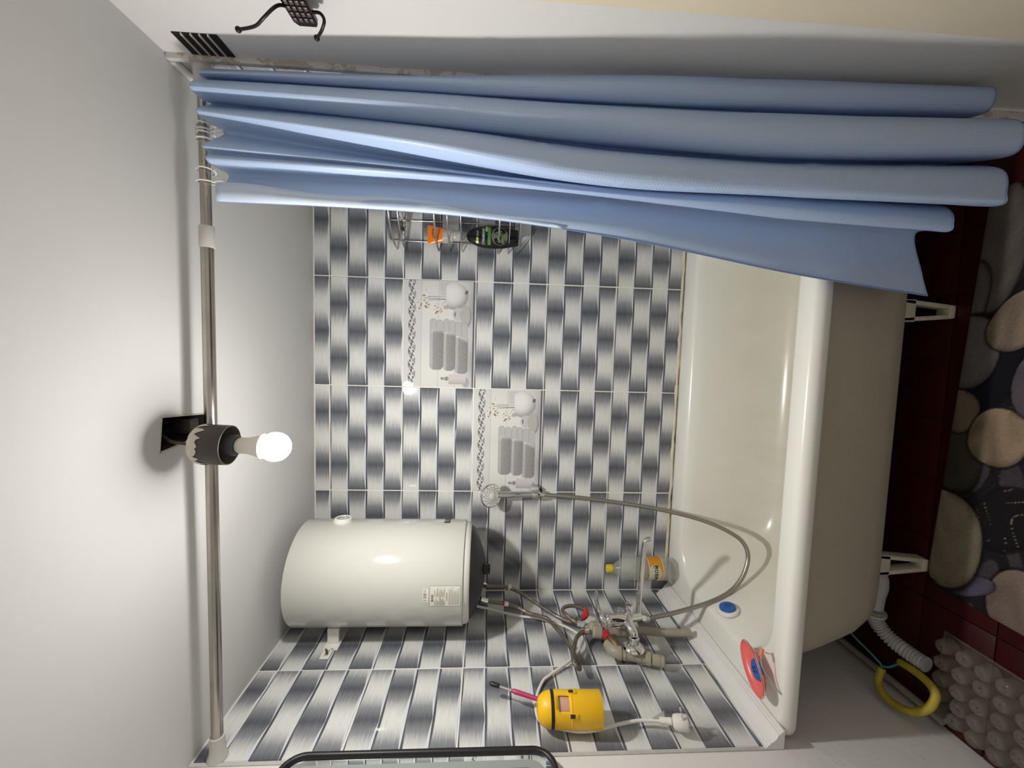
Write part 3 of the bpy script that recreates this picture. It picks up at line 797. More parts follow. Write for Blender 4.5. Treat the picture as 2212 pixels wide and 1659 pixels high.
ul.data.foreach_set('uv', np.array(UV, np.float32)[li].ravel())
me.polygons.foreach_set('use_smooth', [True] * len(me.polygons)); me.materials.append(M_curtain)
panel = link('panel', me, curtain)
md = panel.modifiers.new('solid', 'SOLIDIFY'); md.thickness = 0.0008; md.offset = 0
VA = np.array(V).reshape(NVc + 1, ncu, 3)
g = G().tube([tuple(VA[j, 0] + np.array([0.0008, -.0004, 0])) for j in range(0, NVc + 1, 3)], 0.0017, 6); g.build('side_hem', M_hem, curtain)
g = G().tube([tuple(VA[NVc, i]) for i in range(0, ncu, 1)], 0.0012, 6); g.build('bottom_hem', M_hem, curtain)
fl = []
for j in range(0, NVc + 1, 2):
    tau = j / NVc
    if tau > 0.46: break
    wd = 0.030 * max(0.0, 1 - tau / 0.46) ** 0.7 * (1 + .18 * math.sin(tau * 31)) + 0.004
    p_ = VA[j, 0]; fl.append([tuple(p_ + np.array([-0.0005, -0.0035, 0])), tuple(p_ + np.array([wd * .5, -0.0055 + .001 * math.sin(tau * 40), 0.001])), tuple(p_ + np.array([wd, -0.0035, 0.002]))])
Vf = [v for r_ in fl for v in r_]; Ff = [(3 * i + k, 3 * i + k + 1, 3 * i + k + 4, 3 * i + k + 3) for i in range(len(fl) - 1) for k in (0, 1)]
o = G().add(Vf, Ff).build('folded_edge', plain('curtain_reverse', (0.60, 0.70, 0.86), 0.35), curtain, 60)
md = o.modifiers.new('solid', 'SOLIDIFY'); md.thickness = 0.0007
# rings: each one its own thing
ring_x = [1.268, 1.290, 1.351, 1.361, 1.369, 1.379]
def ring_geo():
    g = G(); R_ = 0.0165
    pts = [(0, R_ * math.sin(a), R_ * math.cos(a)) for a in np.linspace(0, 2 * PI, 22)[:-1]]
    g.tube(pts, 0.0016, 7, 0, True)
    g.tube([(0, -0.003, -R_), (0.001, -0.010, -R_ - 0.012), (0.001, -0.010, -R_ - 0.026)], 0.0013, 6, 3)
    return g
rm = ring_geo().build('curtain_ring', M_white, None, 60); rme = rm.data; bpy.data.objects.remove(rm)
for k, x in enumerate(ring_x):
    o = bpy.data.objects.new('curtain_ring', rme); C.objects.link(o)
    o.location = (x, ROD_Y - 0.001, ROD_Z - .0065); o.rotation_euler = (0, 0, random.uniform(-.15, .15))
    tag(o, 'white wire curtain ring on the shower rod, %s from the plastic sleeve' % ('first', 'second', 'third', 'fourth', 'fifth', 'sixth')[k], 'curtain ring', 'curtain rings on the shower rod')

# ================================================================ LAMP
LX, LY = 0.733, -0.705
lamp = thing('ceiling_lamp', 'bare glowing bulb in a flaking dark metal cup hanging from the ceiling hole', 'lamp', (LX, LY, 1.80))
G().tube([(0.748, -0.66, 1.93), (0.745, -0.685, 1.88), (0.738, -0.703, 1.850), (0.7345, LY, 1.822), (LX, LY, 1.808), (LX, LY, 1.79)], 0.0033, 9, 6).build('cord', plain('old_cord', (0.10, 0.07, 0.045), 0.6, var=0.3), lamp, 60)
lt = frame((LX, LY, 1.733), (0.03, -0.02, 1), (1, 0, 0))
cup = G().lathe([(0.0385, 0.0), (0.0400, 0.0005), (0.0405, 0.012), (0.0405, 0.046), (0.0385, 0.056), (0.031, 0.065), (0.018, 0.070), (0.004, 0.072), (0.004, 0.068), (0.017, 0.066), (0.029, 0.061), (0.036, 0.053), (0.0375, 0.045), (0.0375, 0.012), (0.0385, 0.0)], 40, lt, False).build('cup', M_oldmetal, lamp, 50)
# flaked paint band around the shoulder of the cup
g = G(); nn = 60
zls = []
for k in range(nn):
    a = 2 * PI * k / nn; jag = 0.008 * abs(math.sin(k * 2.3)) + 0.007 * abs(math.sin(k * .71 + 1)) + random.uniform(0, .005)
    zl = 0.058 - jag * 1.3
    def rad(z): return np.interp(z, [0.0, 0.046, 0.056, 0.065, 0.070], [0.0405, 0.0405, 0.0385, 0.031, 0.018]) + 0.0006
    zls.append(zl)
lay = []
for f_ in (0.0, 0.25, 0.5, 0.75, 1.0):
    ring_ = []
    for k in range(nn):
        z_ = zls[k] + (0.0692 - zls[k]) * f_; a = 2 * PI * k / nn; r_ = rad(z_) + 0.0004
        ring_.append(lt @ Vector((r_ * math.cos(a), r_ * math.sin(a), z_ + 0.0008)))
    lay.append(ring_)
g.loft(lay).build('flaked_paint', M_chip, cup, 0)
G().lathe([(0.0205, -0.014), (0.0215, -0.012), (0.0215, 0.045), (0.017, 0.060)], 26, lt).build('lamp_holder', M_dark, lamp, 40)
G().lathe([(0.0125, -0.012), (0.0165, -0.020), (0.0168, -0.034), (0.0205, -0.050), (0.0255, -0.064)][::-1], 28, lt).build('bulb_base', M_bulbbase, lamp, 60)
bc = lt @ Vector((0, 0, -0.0885))
bm = bmesh.new(); bmesh.ops.create_icosphere(bm, subdivisions=3, radius=0.0300); bm.transform(Matrix.Translation(bc))
g = G().add([v.co[:] for v in bm.verts], [[v.index for v in f.verts] for f in bm.faces]); bm.free()
g.build('bulb', M_bulb, lamp, 60)

# ================================================================ WATER HEATER
HXc, HYc, HR, HZ0, HZ1 = 0.196, -0.206, 0.1655, 1.272, 1.802
ht = thing('water_heater', 'white cylindrical water heater hung in the back left corner', 'water heater', (HXc, HYc, HZ0))
hm = Matrix.Translation((HXc, HYc, 0))
body = G().lathe([(HR - .008, HZ0 - 0.001), (HR - .001, HZ0), (HR, HZ0 + .003), (HR, HZ1 - .004), (HR - .002, HZ1), (HR - .03, HZ1 + .006), (0.02, HZ1 + .012)], 96, hm).build('tank', M_heater, ht, 35)
G().lathe([(0.150, HZ0 - .020), (0.157, HZ0 - .014), (0.160, HZ0 - .001)], 64, hm).build('lower_rim', M_white, ht, 40)
G().lathe([(0.006, HZ0 - .068), (0.03, HZ0 - .067), (0.072, HZ0 - .058), (0.11, HZ0 - .044), (0.138, HZ0 - .030), (0.148, HZ0 - .020)], 64, hm).build('bottom_cover', M_dark, ht, 60)
G().lathe([(0.014, HZ0 - .085), (0.016, HZ0 - .083), (0.018, HZ0 - .064)], 20, Matrix.Translation((HXc + .02, HYc - .03, 0))).build('thermostat_knob', M_black, ht, 40)
for x, y, m_ in ((0.135, -0.185, M_chrome), (0.105, -0.228, M_black)):
    G().tube([(x, y, HZ0 - .010), (x, y, HZ0 - .058)], 0.0105, 14).build('water_port', m_, ht, 40)
def hc(ang, z, r): return Vector((HXc + r * math.cos(ang), HYc + r * math.sin(ang), z))
gf = frame(hc(math.radians(4), 1.682, HR - .003), (math.cos(math.radians(4)), math.sin(math.radians(4)), 0))
gauge = G().lathe([(0.030, 0.0), (0.031, 0.004), (0.028, 0.013), (0.0245, 0.015), (0.0235, 0.013), (0.001, 0.013)], 32, gf).build('thermometer', M_white, ht, 40)
g = G()
for k in range(12):
    a = k * PI / 6; mt_ = gf @ Matrix.Rotation(a, 4, 'Z'); g.box((0.013, -.0010, 0.0131), (0.0205, .0010, 0.0136), 0, mt_)
g.box((-0.004, -.0009, 0.0136), (0.015, .0009, 0.0142), 0, gf @ Matrix.Rotation(.8, 4, 'Z'))
sub(g.build('dial_marks', M_ink, None, 0), gauge).matrix_parent_inverse = (Matrix.Translation(ht.location)).inverted() @ Matrix.Identity(4) if False else Matrix.Identity(4)
# lettering and stickers bent round the tank
def warp_at(ang0, z0):
    def f(v):
        a = ang0 + v.x / HR; rr = HR + 0.0006 + v.z
        return Vector((HXc + rr * math.cos(a), HYc + rr * math.sin(a), z0 + v.y))
    return f
V_, F_ = text_geo('BLESK', 0.027, None, 0.0002, warp_at(math.radians(11), 1.334), 'CENTER', 0.0006)
G().add(V_, F_).build('brand_lettering', M_ink, ht, 0)
A0, A1 = math.radians(-98.4), math.radians(-76.4)
def sticker(U, V):
    # u 0..1 left to right, v 0..1 bottom to top; rows of fine print on pale paper
    col = np.ones(U.shape + (3,)) * lin([216, 214, 202])
    d = 1 - V
    ink = np.zeros(U.shape)
    brd = (U < .02) | (U > .98) | (d < .015) | (d > .985)
    ink = np.where(brd, .75, ink)
    rr = np.random.default_rng(11)
    for k in range(8):
        y0 = 0.175 + k * 0.043
        on = (np.abs(d - y0) < 0.010); wd = rr.uniform(.22, .45)
        ink = np.where(on & (U > .04) & (U < .04 + wd), .62 + .2 * (np.sin(U * 190 + k) > 0), ink)
        ink = np.where(on & (U > .48) & (U < .48 + rr.uniform(.2, .42)), .62, ink)
        ink = np.where((np.abs(d - y0 - .0215) < 0.003) & (U > .03) & (U < .97), .3, ink)
    for k in range(12):
        y0 = 0.625 + k * 0.0285
        ink = np.where((np.abs(d - y0) < 0.008) & (U > .07) & (U < rr.uniform(.6, .95)), .5 + .15 * (np.sin(U * 230 + 2 * k) > 0), ink)
    ink = np.where((np.abs(d - .56) < .016) & (U > .37) & (U < .68), .7, ink)
    ink = np.where((np.abs(d - .56) < .02) & (np.abs(U - .32) < (d - .54).clip(0, .04) * .9), .75, ink)
    return col * (1 - ink[..., None]) + lin([70, 70, 68]) * ink[..., None]
def on_tank(a0, a1, z0, z1, off):
    def f(U, V):
        a = a0 + (a1 - a0) * U; r = HR + off
        return HXc + r * np.cos(a), HYc + r * np.sin(a), z0 + (z1 - z0) * V
    return f
st = print_mesh('rating_label', 0, 1, 0, 1, 90, 130, on_tank(A0, A1, 1.2765, 1.3695, 0.0005), sticker, M_label, ht)
V_, F_ = text_geo('BLESK', 0.0085, None, 0.0001, warp_at(math.radians(-89), 1.3605), 'CENTER', 0.0002)
G().add(V_, F_).build('label_lettering', M_ink, ht, 0)
def barcode(U, V):
    rr = np.random.default_rng(5); bars = (rr.random(46) > .5).astype(float)
    k = np.clip(((U - .08) / .84 * 46).astype(int), 0, 45)
    ink = bars[k] * ((U > .08) & (U < .92) & (V > .30) & (V < .86)) * .9
    return (np.ones(U.shape + (3,)) * lin([228, 226, 216])) * (1 - ink[..., None]) + lin([60, 60, 60]) * ink[..., None]
print_mesh('barcode_label', 0, 1, 0, 1, 92, 20, on_tank(math.radians(-93.2), math.radians(-79.6), 1.3735, 1.3895, 0.0005), barcode, M_label, ht)
# bracket on the left wall
g = G().box((0.001, -0.325, 1.655), (0.006, -0.10, 1.70), 0.001).box((0.001, -0.352, 1.668), (0.006, -0.32, 1.676), 0.001).box((0.001, -0.352, 1.686), (0.006, -0.32, 1.696), 0.001).box((0.001, -0.362, 1.668), (0.006, -0.350, 1.696), 0.001)
g.box((0.004, -0.30, 1.66), (0.055, -0.285, 1.695), 0.001)
g.build('wall_bracket', M_white, ht, 30)
G().tube([(0.003, -0.338, 1.681), (0.014, -0.338, 1.684)], 0.0035, 8).build('bolt', M_brass, ht)

# heater hoses and cable
def hose(name, label, P, ends, r=0.0062):
    t = thing(name, label, 'water hose', P[-1], 'braided hoses below the heater')
    G().tube(P, r, 12, 8).build('braid', M_braid, t, 60)
    for i, d in ends:
        a = Vector(P[i]); b = Vector(P[i + d]); q = a + (b - a).normalized() * 0.024
        G().tube([a, q], 0.0092, 8).build('crimp_nut', M_chrome, t, 30)
    return t
PA = [(0.135, -0.187, 1.222), (0.122, -0.178, 1.190), (0.102, -0.146, 1.157), (0.082, -0.119, 1.116), (0.052, -0.114, 1.061), (0.042, -0.155, 1.014), (0.037, -0.201, 0.97), (0.034, -0.226, 0.939), (0.034, -0.246, 0.909), (0.037, -0.243, 0.879), (0.045, -0.23, 0.855), (0.052, -0.216, 0.848), (0.058, -0.207, 0.867), (0.062, -0.200, 0.897), (0.062, -0.209, 0.925), (0.062, -0.232, 0.934), (0.058, -0.262, 0.915), (0.053, -0.280, 0.893), (0.05, -0.284, 0.872)]
t = hose('braided_hose', 'braided steel hose with a red valve lever, coiling above the mixer tap', PA, ((0, 1), (18, -1)))
G().lathe([(0.010, -0.018), (0.012, -0.014), (0.012, 0.010), (0.010, 0.014)], 16, frame((0.135, -0.187, 1.226), (0, 0, 1))).build('valve_body', M_chrome, t, 40)
G().box((0.140, -0.193, 1.212), (0.152, -0.181, 1.236), 0.003).build('valve_lever', M_red, t, 40)
G().tube([(0.040, -0.2365, 0.866), (0.0475, -0.2265, 0.851), (0.055, -0.211, 0.853)], 0.0092, 12, 4).build('red_sleeve', M_red, t, 50)
def tag_card(parent, p, axis, col2):
    mt_ = frame(p, axis, (0, -1, 0.3))
    G().tube([Vector(p) - Vector(axis).normalized() * .010, Vector(p) - Vector(axis).normalized() * .004], 0.0078, 12).build('sticker_band', M_red, parent, 40)
    G().tube([Vector(p) - Vector(axis).normalized() * .004, Vector(p) + Vector(axis).normalized() * .012], 0.0078, 12).build('paper_sticker', M_white, parent, 40)
tag_card(t, (0.082, -0.119, 1.116), (0.02, 0.0, -0.045), None)
PB = [(0.105, -0.228, 1.214), (0.102, -0.231, 1.200), (0.092, -0.224, 1.175), (0.072, -0.201, 1.133), (0.052, -0.188, 1.091), (0.042, -0.212, 1.045), (0.036, -0.228, 0.99), (0.032, -0.281, 0.961), (0.028, -0.323, 0.942), (0.027, -0.374, 0.930), (0.028, -0.424, 0.922), (0.033, -0.452, 0.924), (0.044, -0.462, 0.934), (0.052, -0.450, 0.942), (0.052, -0.415, 0.938), (0.050, -0.377, 0.924), (0.047, -0.34, 0.909), (0.046, -0.316, 0.887), (0.045, -0.308, 0.864)]
t = hose('braided_hose', 'braided steel hose looping low in front of the left wall joint', PB, ((0, 1), (18, -1)))
tag_card(t, (0.072, -0.201, 1.133), (-0.02, 0.016, -0.045), None)

cab = thing('power_cable', 'white power cable of the heater with a plug hanging at its end', 'power cable', (0.03, -0.63, 0.70))
PC = [(0.085, -0.215, 1.245), (0.06, -0.195, 1.229), (0.025, -0.156, 1.188), (0.015, -0.165, 1.13), (0.012, -0.182, 1.066), (0.010, -0.191, 1.009), (0.008, -0.225, 0.933), (0.010, -0.273, 0.887), (0.014, -0.297, 0.880), (0.018, -0.326, 0.886), (0.018, -0.354, 0.903), (0.014, -0.391, 0.935), (0.011, -0.421, 0.975), (0.009, -0.449, 1.014), (0.008, -0.468, 1.034), (0.0065, -0.516, 1.056), (0.0065, -0.574, 1.063), (0.008, -0.608, 1.043), (0.012, -0.62, 1.011), (0.015, -0.632, 0.967), (0.018, -0.632, 0.921), (0.020, -0.621, 0.865), (0.020, -0.612, 0.814), (0.022, -0.614, 0.783), (0.026, -0.620, 0.755)]
G().tube(PC, 0.0042, 10, 7).build('flex', M_cable, cab, 60)
G().tube([(0.026, -0.619, 0.758), (0.028, -0.622, 0.747), (0.029, -0.624, 0.742), (0.030, -0.626, 0.737), (0.031, -0.628, 0.731)], [0.0075, 0.0085, 0.0075, 0.0088, 0.008], 12).build('strain_relief', M_cable, cab, 60)
pm = frame((0.031, -0.629, 0.730), (0.15, -0.28, -1), (1, 0, 0.2))
plug = G().lathe([(0.009, 0.0), (0.0165, 0.004), (0.0185, 0.012), (0.0185, 0.034), (0.016, 0.037)], 20, pm).build('plug', M_cable, cab, 40)
for dy in (-0.0085, 0.0085):
    G().tube([pm @ Vector((0.017, dy, 0.024)), pm @ Vector((0.037, dy, 0.022))], 0.0026, 8).build('prong', M_chrome, cab)
g = G().prism([(0, 0), (0.030, 0.0), (0.040, 0.034), (0.012, 0.012)], 0.0006, frame((0.030, -0.617, 0.776), (1, 0.2, 0), (0, -0.12, -1)))
g.build('clear_tag', M_tag, cab, 0)

# ================================================================ PIPES AND MIXER TAP ON THE LEFT WALL
pp = thing('wall_pipe', 'olive grey plastic pipe tee with a pipe running down to the tub rim', 'pipe', (0.03, -0.29, 0.52))
G().tube([(0.030, -0.290, 0.78), (0.030, -0.290, 0.68), (0.030, -0.300, 0.60), (0.030, -0.303, 0.519)], 0.0125, 16, 3).build('down_pipe', M_ppr, pp, 60)
G().tube([(0.030, -0.289, 0.805), (0.030, -0.289, 0.725)], 0.0195, 20).build('tee_body', M_ppr, pp, 40)
G().tube([(0.030, -0.289, 0.762), (0.062, -0.289, 0.762)], 0.0205, 20).build('tee_outlet', M_ppr, pp, 40)
G().tube([(0.030, -0.289, 0.812), (0.030, -0.289, 0.800)], 0.0235, 8).build('hex_collar', M_ppr, pp, 20)
G().lathe([(0.017, 0.0), (0.0225, 0.003), (0.0225, 0.022), (0.018, 0.028), (0.012, 0.032)], 18, frame((0.036, -0.286, 0.826), (0.1, 0.03, 1))).build('union_nut', M_ppr, pp, 30)
G().lathe([(0.010, 0.0), (0.0115, 0.002), (0.0115, 0.012), (0.009, 0.015)], 16, frame((0.042, -0.284, 0.857), (0.1, 0.02, 1))).build('thread_nipple', M_chrome, pp, 30)
p2 = thing('valve_pipe', 'olive grey pipe joint with a red valve handle and rusty brass elbow', 'pipe', (0.03, -0.40, 0.70))
G().lathe([(0.016, 0.0), (0.0195, 0.003), (0.0195, 0.026), (0.015, 0.031)], 18, frame((0.042, -0.312, 0.820), (0.08, 0.12, 1))).build('union_nut', M_ppr, p2, 30)
G().box((0.052, -0.352, 0.806), (0.060, -0.322, 0.822), 0.003).tube([(0.045, -0.334, 0.814), (0.056, -0.336, 0.814)], 0.012, 12).build('red_handle', M_red, p2, 40)
G().tube([(0.040, -0.330, 0.812), (0.046, -0.350, 0.803), (0.046, -0.366, 0.795), (0.040, -0.378, 0.789)], [0.011, 0.0125, 0.0125, 0.012], 14, 4).build('brass_elbow', M_brass, p2, 50)
G().tube([(0.030, -0.350, 0.808), (0.030, -0.366, 0.806), (0.030, -0.382, 0.798), (0.030, -0.390, 0.782)], 0.0185, 18, 4).build('elbow', M_ppr, p2, 50)
G().tube([(0.030, -0.388, 0.790), (0.030, -0.403, 0.738), (0.030, -0.411, 0.712)], 0.0165, 18, 3).build('tee_body', M_ppr, p2, 50)
G().tube([(0.030, -0.399, 0.748), (0.052, -0.398, 0.747)], 0.0185, 18).build('tee_outlet', M_ppr, p2, 40)
for p_, q_, r_ in (((0.030, -0.411, 0.715), (0.030, -0.416, 0.700), 0.0195), ((0.030, -0.417, 0.697), (0.030, -0.424, 0.675), 0.0165)):
    G().tube([p_, q_], r_, 18).build('end_collar', M_ppr, p2, 40)
G().lathe([(0.0135, 0), (0.0165, .003), (.0165, .012), (.012, .015)], 18, frame((0.030, -0.424, 0.676), (0, -0.28, -1))).build('end_plug', M_ppr, p2, 40)

for p_, q_, r_ in (((0.030, -0.3875, 0.792), (0.030, -0.3895, 0.782), 0.0205), ((0.030, -0.392, 0.776), (0.030, -0.394, 0.769), 0.0185), ((0.030, -0.404, 0.734), (0.030, -0.406, 0.727), 0.0185)):
    G().tube([p_, q_], r_, 20).build('socket_rim', M_ppr, p2, 40)
mx = thing('mixer_tap', 'chrome bath mixer tap with a curved lever and long spout', 'tap', (0.08, -0.33, 0.74))
for y in (-0.396, -0.289):
    z = 0.747 if y < -.35 else 0.762
    G().lathe([(0.034, 0.0), (0.033, 0.004), (0.020, 0.013), (0.015, 0.016)], 28, frame((0.053 if y < -.35 else 0.0625, y, z), (1, 0, 0))).build('escutcheon', M_chrome, mx, 50)
    G().lathe([(0.0125, 0.0), (0.0165, 0.002), (0.0165, 0.017), (0.013, 0.020)], 6 * 4, frame((0.068, y, z), (1, 0, 0))).build('union_nut', M_chrome, mx, 30)
G().tube([(0.088, -0.396, 0.747), (0.098, -0.390, 0.749), (0.106, -0.372, 0.754), (0.110, -0.345, 0.757), (0.106, -0.312, 0.759), (0.098, -0.295, 0.761), (0.085, -0.289, 0.762)], [0.013, 0.0145, 0.0165, 0.0195, 0.0165, 0.0145, 0.013], 18, 6).build('body', M_chrome, mx, 60)
G().tube([(0.108, -0.346, 0.750), (0.112, -0.352, 0.780), (0.114, -0.357, 0.812)], [0.0205, 0.0205, 0.0190], 22, 3).build('cartridge_housing', M_chrome, mx, 50)
G().lathe([(0.0195, 0), (0.0205, .003), (0.020, .010), (0.012, .017), (0.002, .019)], 22, frame((0.114, -0.357, 0.812), (0.06, -0.15, 1))).build('lever_cap', M_chrome, mx, 60)
lev = [(0.112, -0.366, 0.818), (0.119, -0.371, 0.832), (0.131, -0.352, 0.842), (0.139, -0.310, 0.841), (0.142, -0.262, 0.830), (0.142, -0.238, 0.822)]
G().tube(lev, [0.010, 0.0095, 0.008, 0.0068, 0.006, 0.004], 12, 6).build('lever', M_chrome, mx, 60)
G().lathe([(0.0028, 0), (0.0032, .001), (0.002, .002)], 12, frame((0.130, -0.360, 0.818), (1, -.3, 0))).build('hot_mark', M_red, mx, 40)
G().lathe([(0.0125, 0.0), (0.0125, 0.034), (0.011, 0.037)], 20, frame((0.118, -0.334, 0.742), (1, -0.08, 0.1))).build('diverter_knob', M_chrome, mx, 40)
G().tube([(0.106, -0.333, 0.745), (0.102, -0.325, 0.718), (0.102, -0.318, 0.700)], [0.015, 0.014, 0.013], 16, 4).build('spout_socket', M_chrome, mx, 60)
G().tube([(0.100, -0.312, 0.702), (0.130, -0.311, 0.703), (0.19, -0.31, 0.700), (0.27, -0.31, 0.697), (0.330, -0.31, 0.695), (0.349, -0.31, 0.690), (0.354, -0.31, 0.676)], [0.0095, 0.0085, 0.0080, 0.0078, 0.0080, 0.0090, 0.0085], 14, 6).build('spout', M_chrome, mx, 60)
G().tube([(0.100, -0.328, 0.690), (0.088, -0.310, 0.684), (0.078, -0.304, 0.676)], 0.0085, 12, 4).build('hose_outlet', M_chrome, mx, 60)

PS = [(0.078, -0.303, 0.676), (0.085, -0.30, 0.640), (0.096, -0.30, 0.587), (0.117, -0.3, 0.51), (0.142, -0.3, 0.44), (0.171, -0.295, 0.384), (0.213, -0.29, 0.347), (0.26, -0.28, 0.325), (0.295, -0.27, 0.322), (0.321, -0.255, 0.332), (0.338, -0.24, 0.354), (0.357, -0.215, 0.398), (0.372, -0.18, 0.464), (0.385, -0.14, 0.566), (0.393, -0.10, 0.69), (0.404, -0.07, 0.858), (0.4065, -0.050, 0.985)]
sh = thing('shower_hose', 'ribbed metal shower hose hanging in a loop into the tub', 'shower hose', (0.29, -0.27, 0.322))
Q = resample(PS, 0.0021)
G().tube(Q, [0.0076 if (i % 2) else 0.0066 for i in range(len(Q))], 12).build('ribbed_tube', M_flex, sh, 80)
G().tube([PS[-1], (0.4065, -0.047, 1.002)], 0.0088, 12).build('upper_nut', M_chrome, sh, 40)
G().tube([PS[0], (0.080, -0.302, 0.662)], 0.0095, 12).build('lower_nut', M_chrome, sh, 40)

hs = thing('shower_holder', 'grey chrome wall holder clipped round the hand shower', 'shower holder', (0.40, -0.02, 1.02))
G().box((0.385, -0.036, 1.004), (0.430, -0.0005, 1.036), 0.004).build('wall_block', M_grey, hs, 30)
G().lathe([(0.0150, 0.0), (0.0158, 0.002), (0.0170, 0.030), (0.0162, 0.032), (0.0120, 0.032)], 22, frame((0.4065, -0.046, 1.003), (0, -0.06, 1))).build('clip_ring', M_chrome, hs, 40)
G().box((0.402, -0.012, 0.988), (0.414, -0.0005, 1.002), 0.002).build('clip_tail', M_black, hs, 30)
hd = thing('hand_shower', 'round chrome hand shower head held on the back wall', 'shower head', (0.408, -0.05, 1.04))
G().tube([(0.4065, -0.047, 1.006), (0.4070, -0.048, 1.036), (0.4075, -0.052, 1.07), (0.409, -0.060, 1.11), (0.4105, -0.066, 1.145), (0.411, -0.070, 1.165)], [0.0085, 0.0105, 0.0115, 0.012, 0.0115, 0.0105], 16, 6).build('handle', M_chrome, hd, 60)
nrm = Vector((0.12, -0.85, -0.50))
hf = frame((0.411, -0.078, 1.188), nrm, (1, 0, 0))
G().lathe([(0.010, -0.020), (0.030, -0.014), (0.0425, -0.004), (0.0435, 0.002), (0.0425, 0.005), (0.0395, 0.0062)], 40, hf).build('head_shell', M_chrome, hd, 60)
fc = G().lathe([(0.0392, 0.0045), (0.0390, 0.0066), (0.012, 0.0078), (0.0105, 0.0086), (0.001, 0.0088)], 40, hf).build('spray_face', M_white, hd, 40)
for a_ in range(14):
    pass
g = G()
for a_ in range(14):
    for k in range(5):
        rr_ = 0.0145 + k * 0.0049; aa_ = a_ / 14 * 2 * PI - k * 0.19
        p_ = (rr_ * math.cos(aa_), rr_ * math.sin(aa_))
        g.lathe([(0.0013 + .00010 * k, 0.0070), (0.0013 + .00010 * k, 0.0086), (.0005, .0088)], 6, hf @ Matrix.Translation((*p_, 0)))
noz = g.build('nozzles', M_dark, fc, 0)
noz.parent = fc; noz.matrix_parent_inverse = Matrix.Identity(4); noz['kind'] = 'stuff'

# ================================================================ THINGS ON THE TUB
BX, BY, BZ = 0.131, -0.078, TUBZ
bt_ = thing('water_bottle', 'clear plastic bottle with a yellow cap and orange label on the tub corner', 'bottle', (BX, BY, BZ))
bmx = Matrix.Translation((BX, BY, BZ))
rings = []
for z, r in ((0.0015, .020), (0.0, .028), (0.004, .037), (0.016, .0415), (0.045, .043), (0.060, .0415), (0.062, .041), (0.118, .041), (0.120, .0425), (0.135, .0405), (0.150, .0428), (0.165, .043), (0.190, .0415), (0.210, .036), (0.228, .025), (0.240, .0155), (0.248, .0125), (0.262, .0122)):
    ring = []
    for k in range(40):
        a = 2 * PI * k / 40
        rr_ = r * (1 - 0.07 * (0.5 + 0.5 * math.cos(5 * a)) * max(0, 1 - z / 0.045)); zz = z + (0.006 * (0.5 + 0.5 * math.cos(5 * a)) if z < 0.006 else 0)
        ring.append((BX + rr_ * math.cos(a), BY + rr_ * math.sin(a), BZ + zz))
    rings.append(ring)
G().loft(rings, cap0=True).build('bottle_body', M_bottle, bt_, 60)
G().lathe([(0.0145, 0.248), (0.0148, 0.250), (0.0148, 0.266), (0.0135, 0.269)], 24, bmx).build('cap', plain('yellow_cap', (0.78, 0.56, 0.02), 0.4), bt_, 40)
G().lathe([(0.0155, 0.242), (0.0155, 0.245)], 24, bmx).build('neck_ring', M_bottle, bt_, 40)
def blabel(U, V):
    col = np.ones(U.shape + (3,)) * lin([214, 146, 32])
    rr = np.random.default_rng(2)
    blob = ((U - .20) / .135) ** 2 + ((V - .62) / .48) ** 2
    col[blob < 1] = lin([206, 200, 178])
    for cu_, cv_ in ((.60, .2), (.60, .45), (.7, .3), (.05, .3), (.9, .6), (.95, .25)):
        col[(((U - cu_) / .02) ** 2 + ((V - cv_) / .09) ** 2) < 1] = lin([120, 60, 18])
    col[(V < .045) | (V > .955)] = lin([232, 224, 200])
    return col
ang_b = math.radians(-60)
def on_bottle(U, V):
    a = ang_b + (U - .30) * 2 * PI
    return BX + .0425 * np.cos(a), BY + .0425 * np.sin(a), BZ + .062 + .056 * V
lab = print_mesh('bottle_label', 0, 1, 0, 1, 160, 40, on_bottle, blabel, M_label, bt_)
def bw(v):
    a = ang_b - 0.66 + v.x / .0425; rr_ = .0428 + v.z
    return Vector((BX + rr_ * math.cos(a), BY + rr_ * math.sin(a), BZ + .092 + v.y))
V_, F_ = text_geo('живой', 0.024, None, .0001, bw, 'CENTER', .0003)
G().add(V_, F_).build('label_lettering', M_ink, bt_, 0)

# soap dish with wire legs
sd = thing('soap_dish', 'coral pink oval soap dish on wire legs at the tub corner', 'soap dish', (0.133, -0.596, TUBZ))
dm = frame((0.140, -0.593, TUBZ + 0.028), (0.02, 0.06, 1.0), (-0.62, -0.78, 0))
rings = []
for sc, z in ((0.55, -0.006), (0.80, -0.005), (0.94, 0.004), (1.0, 0.0095), (0.975, 0.0105), (0.93, 0.006), (0.80, -0.002), (0.5, -0.0035)):
    rings.append([dm @ Vector((0.064 * sc * math.cos(2 * PI * k / 40), 0.036 * sc * math.sin(2 * PI * k / 40), z)) for k in range(40)])
G().loft(rings, True, True).build('dish', M_pink, sd, 60)
P_ = [dm @ Vector((0.064 * 1.01 * math.cos(a), 0.036 * 1.01 * math.sin(a), 0.0065)) for a in np.linspace(0, 2 * PI, 41)[:-1]]
G().tube(P_, 0.0012, 6, 0, True).build('rim_wire', M_chrome, sd, 60)
G().tube([dm @ Vector((-0.035, 0.039, 0.004)), Vector((0.205, -0.618, TUBZ + .030)), Vector((0.188, -0.628, TUBZ + .040)), Vector((0.160, -0.634, TUBZ + .030)), Vector((0.125, -0.650, TUBZ + .004)), Vector((0.1225, -0.653, TUBZ + .003)), dm @ Vector((0.030, 0.037, 0.0))], 0.0014, 7, 5).build('leg_wire', M_chrome, sd, 60)
G().tube([(0.208, -0.614, TUBZ + .028), (0.196, -0.624, TUBZ + .038)], 0.0050, 10).build('rubber_sleeve', plain('orange_sleeve', (0.85, 0.22, 0.11), 0.45), sd, 60)
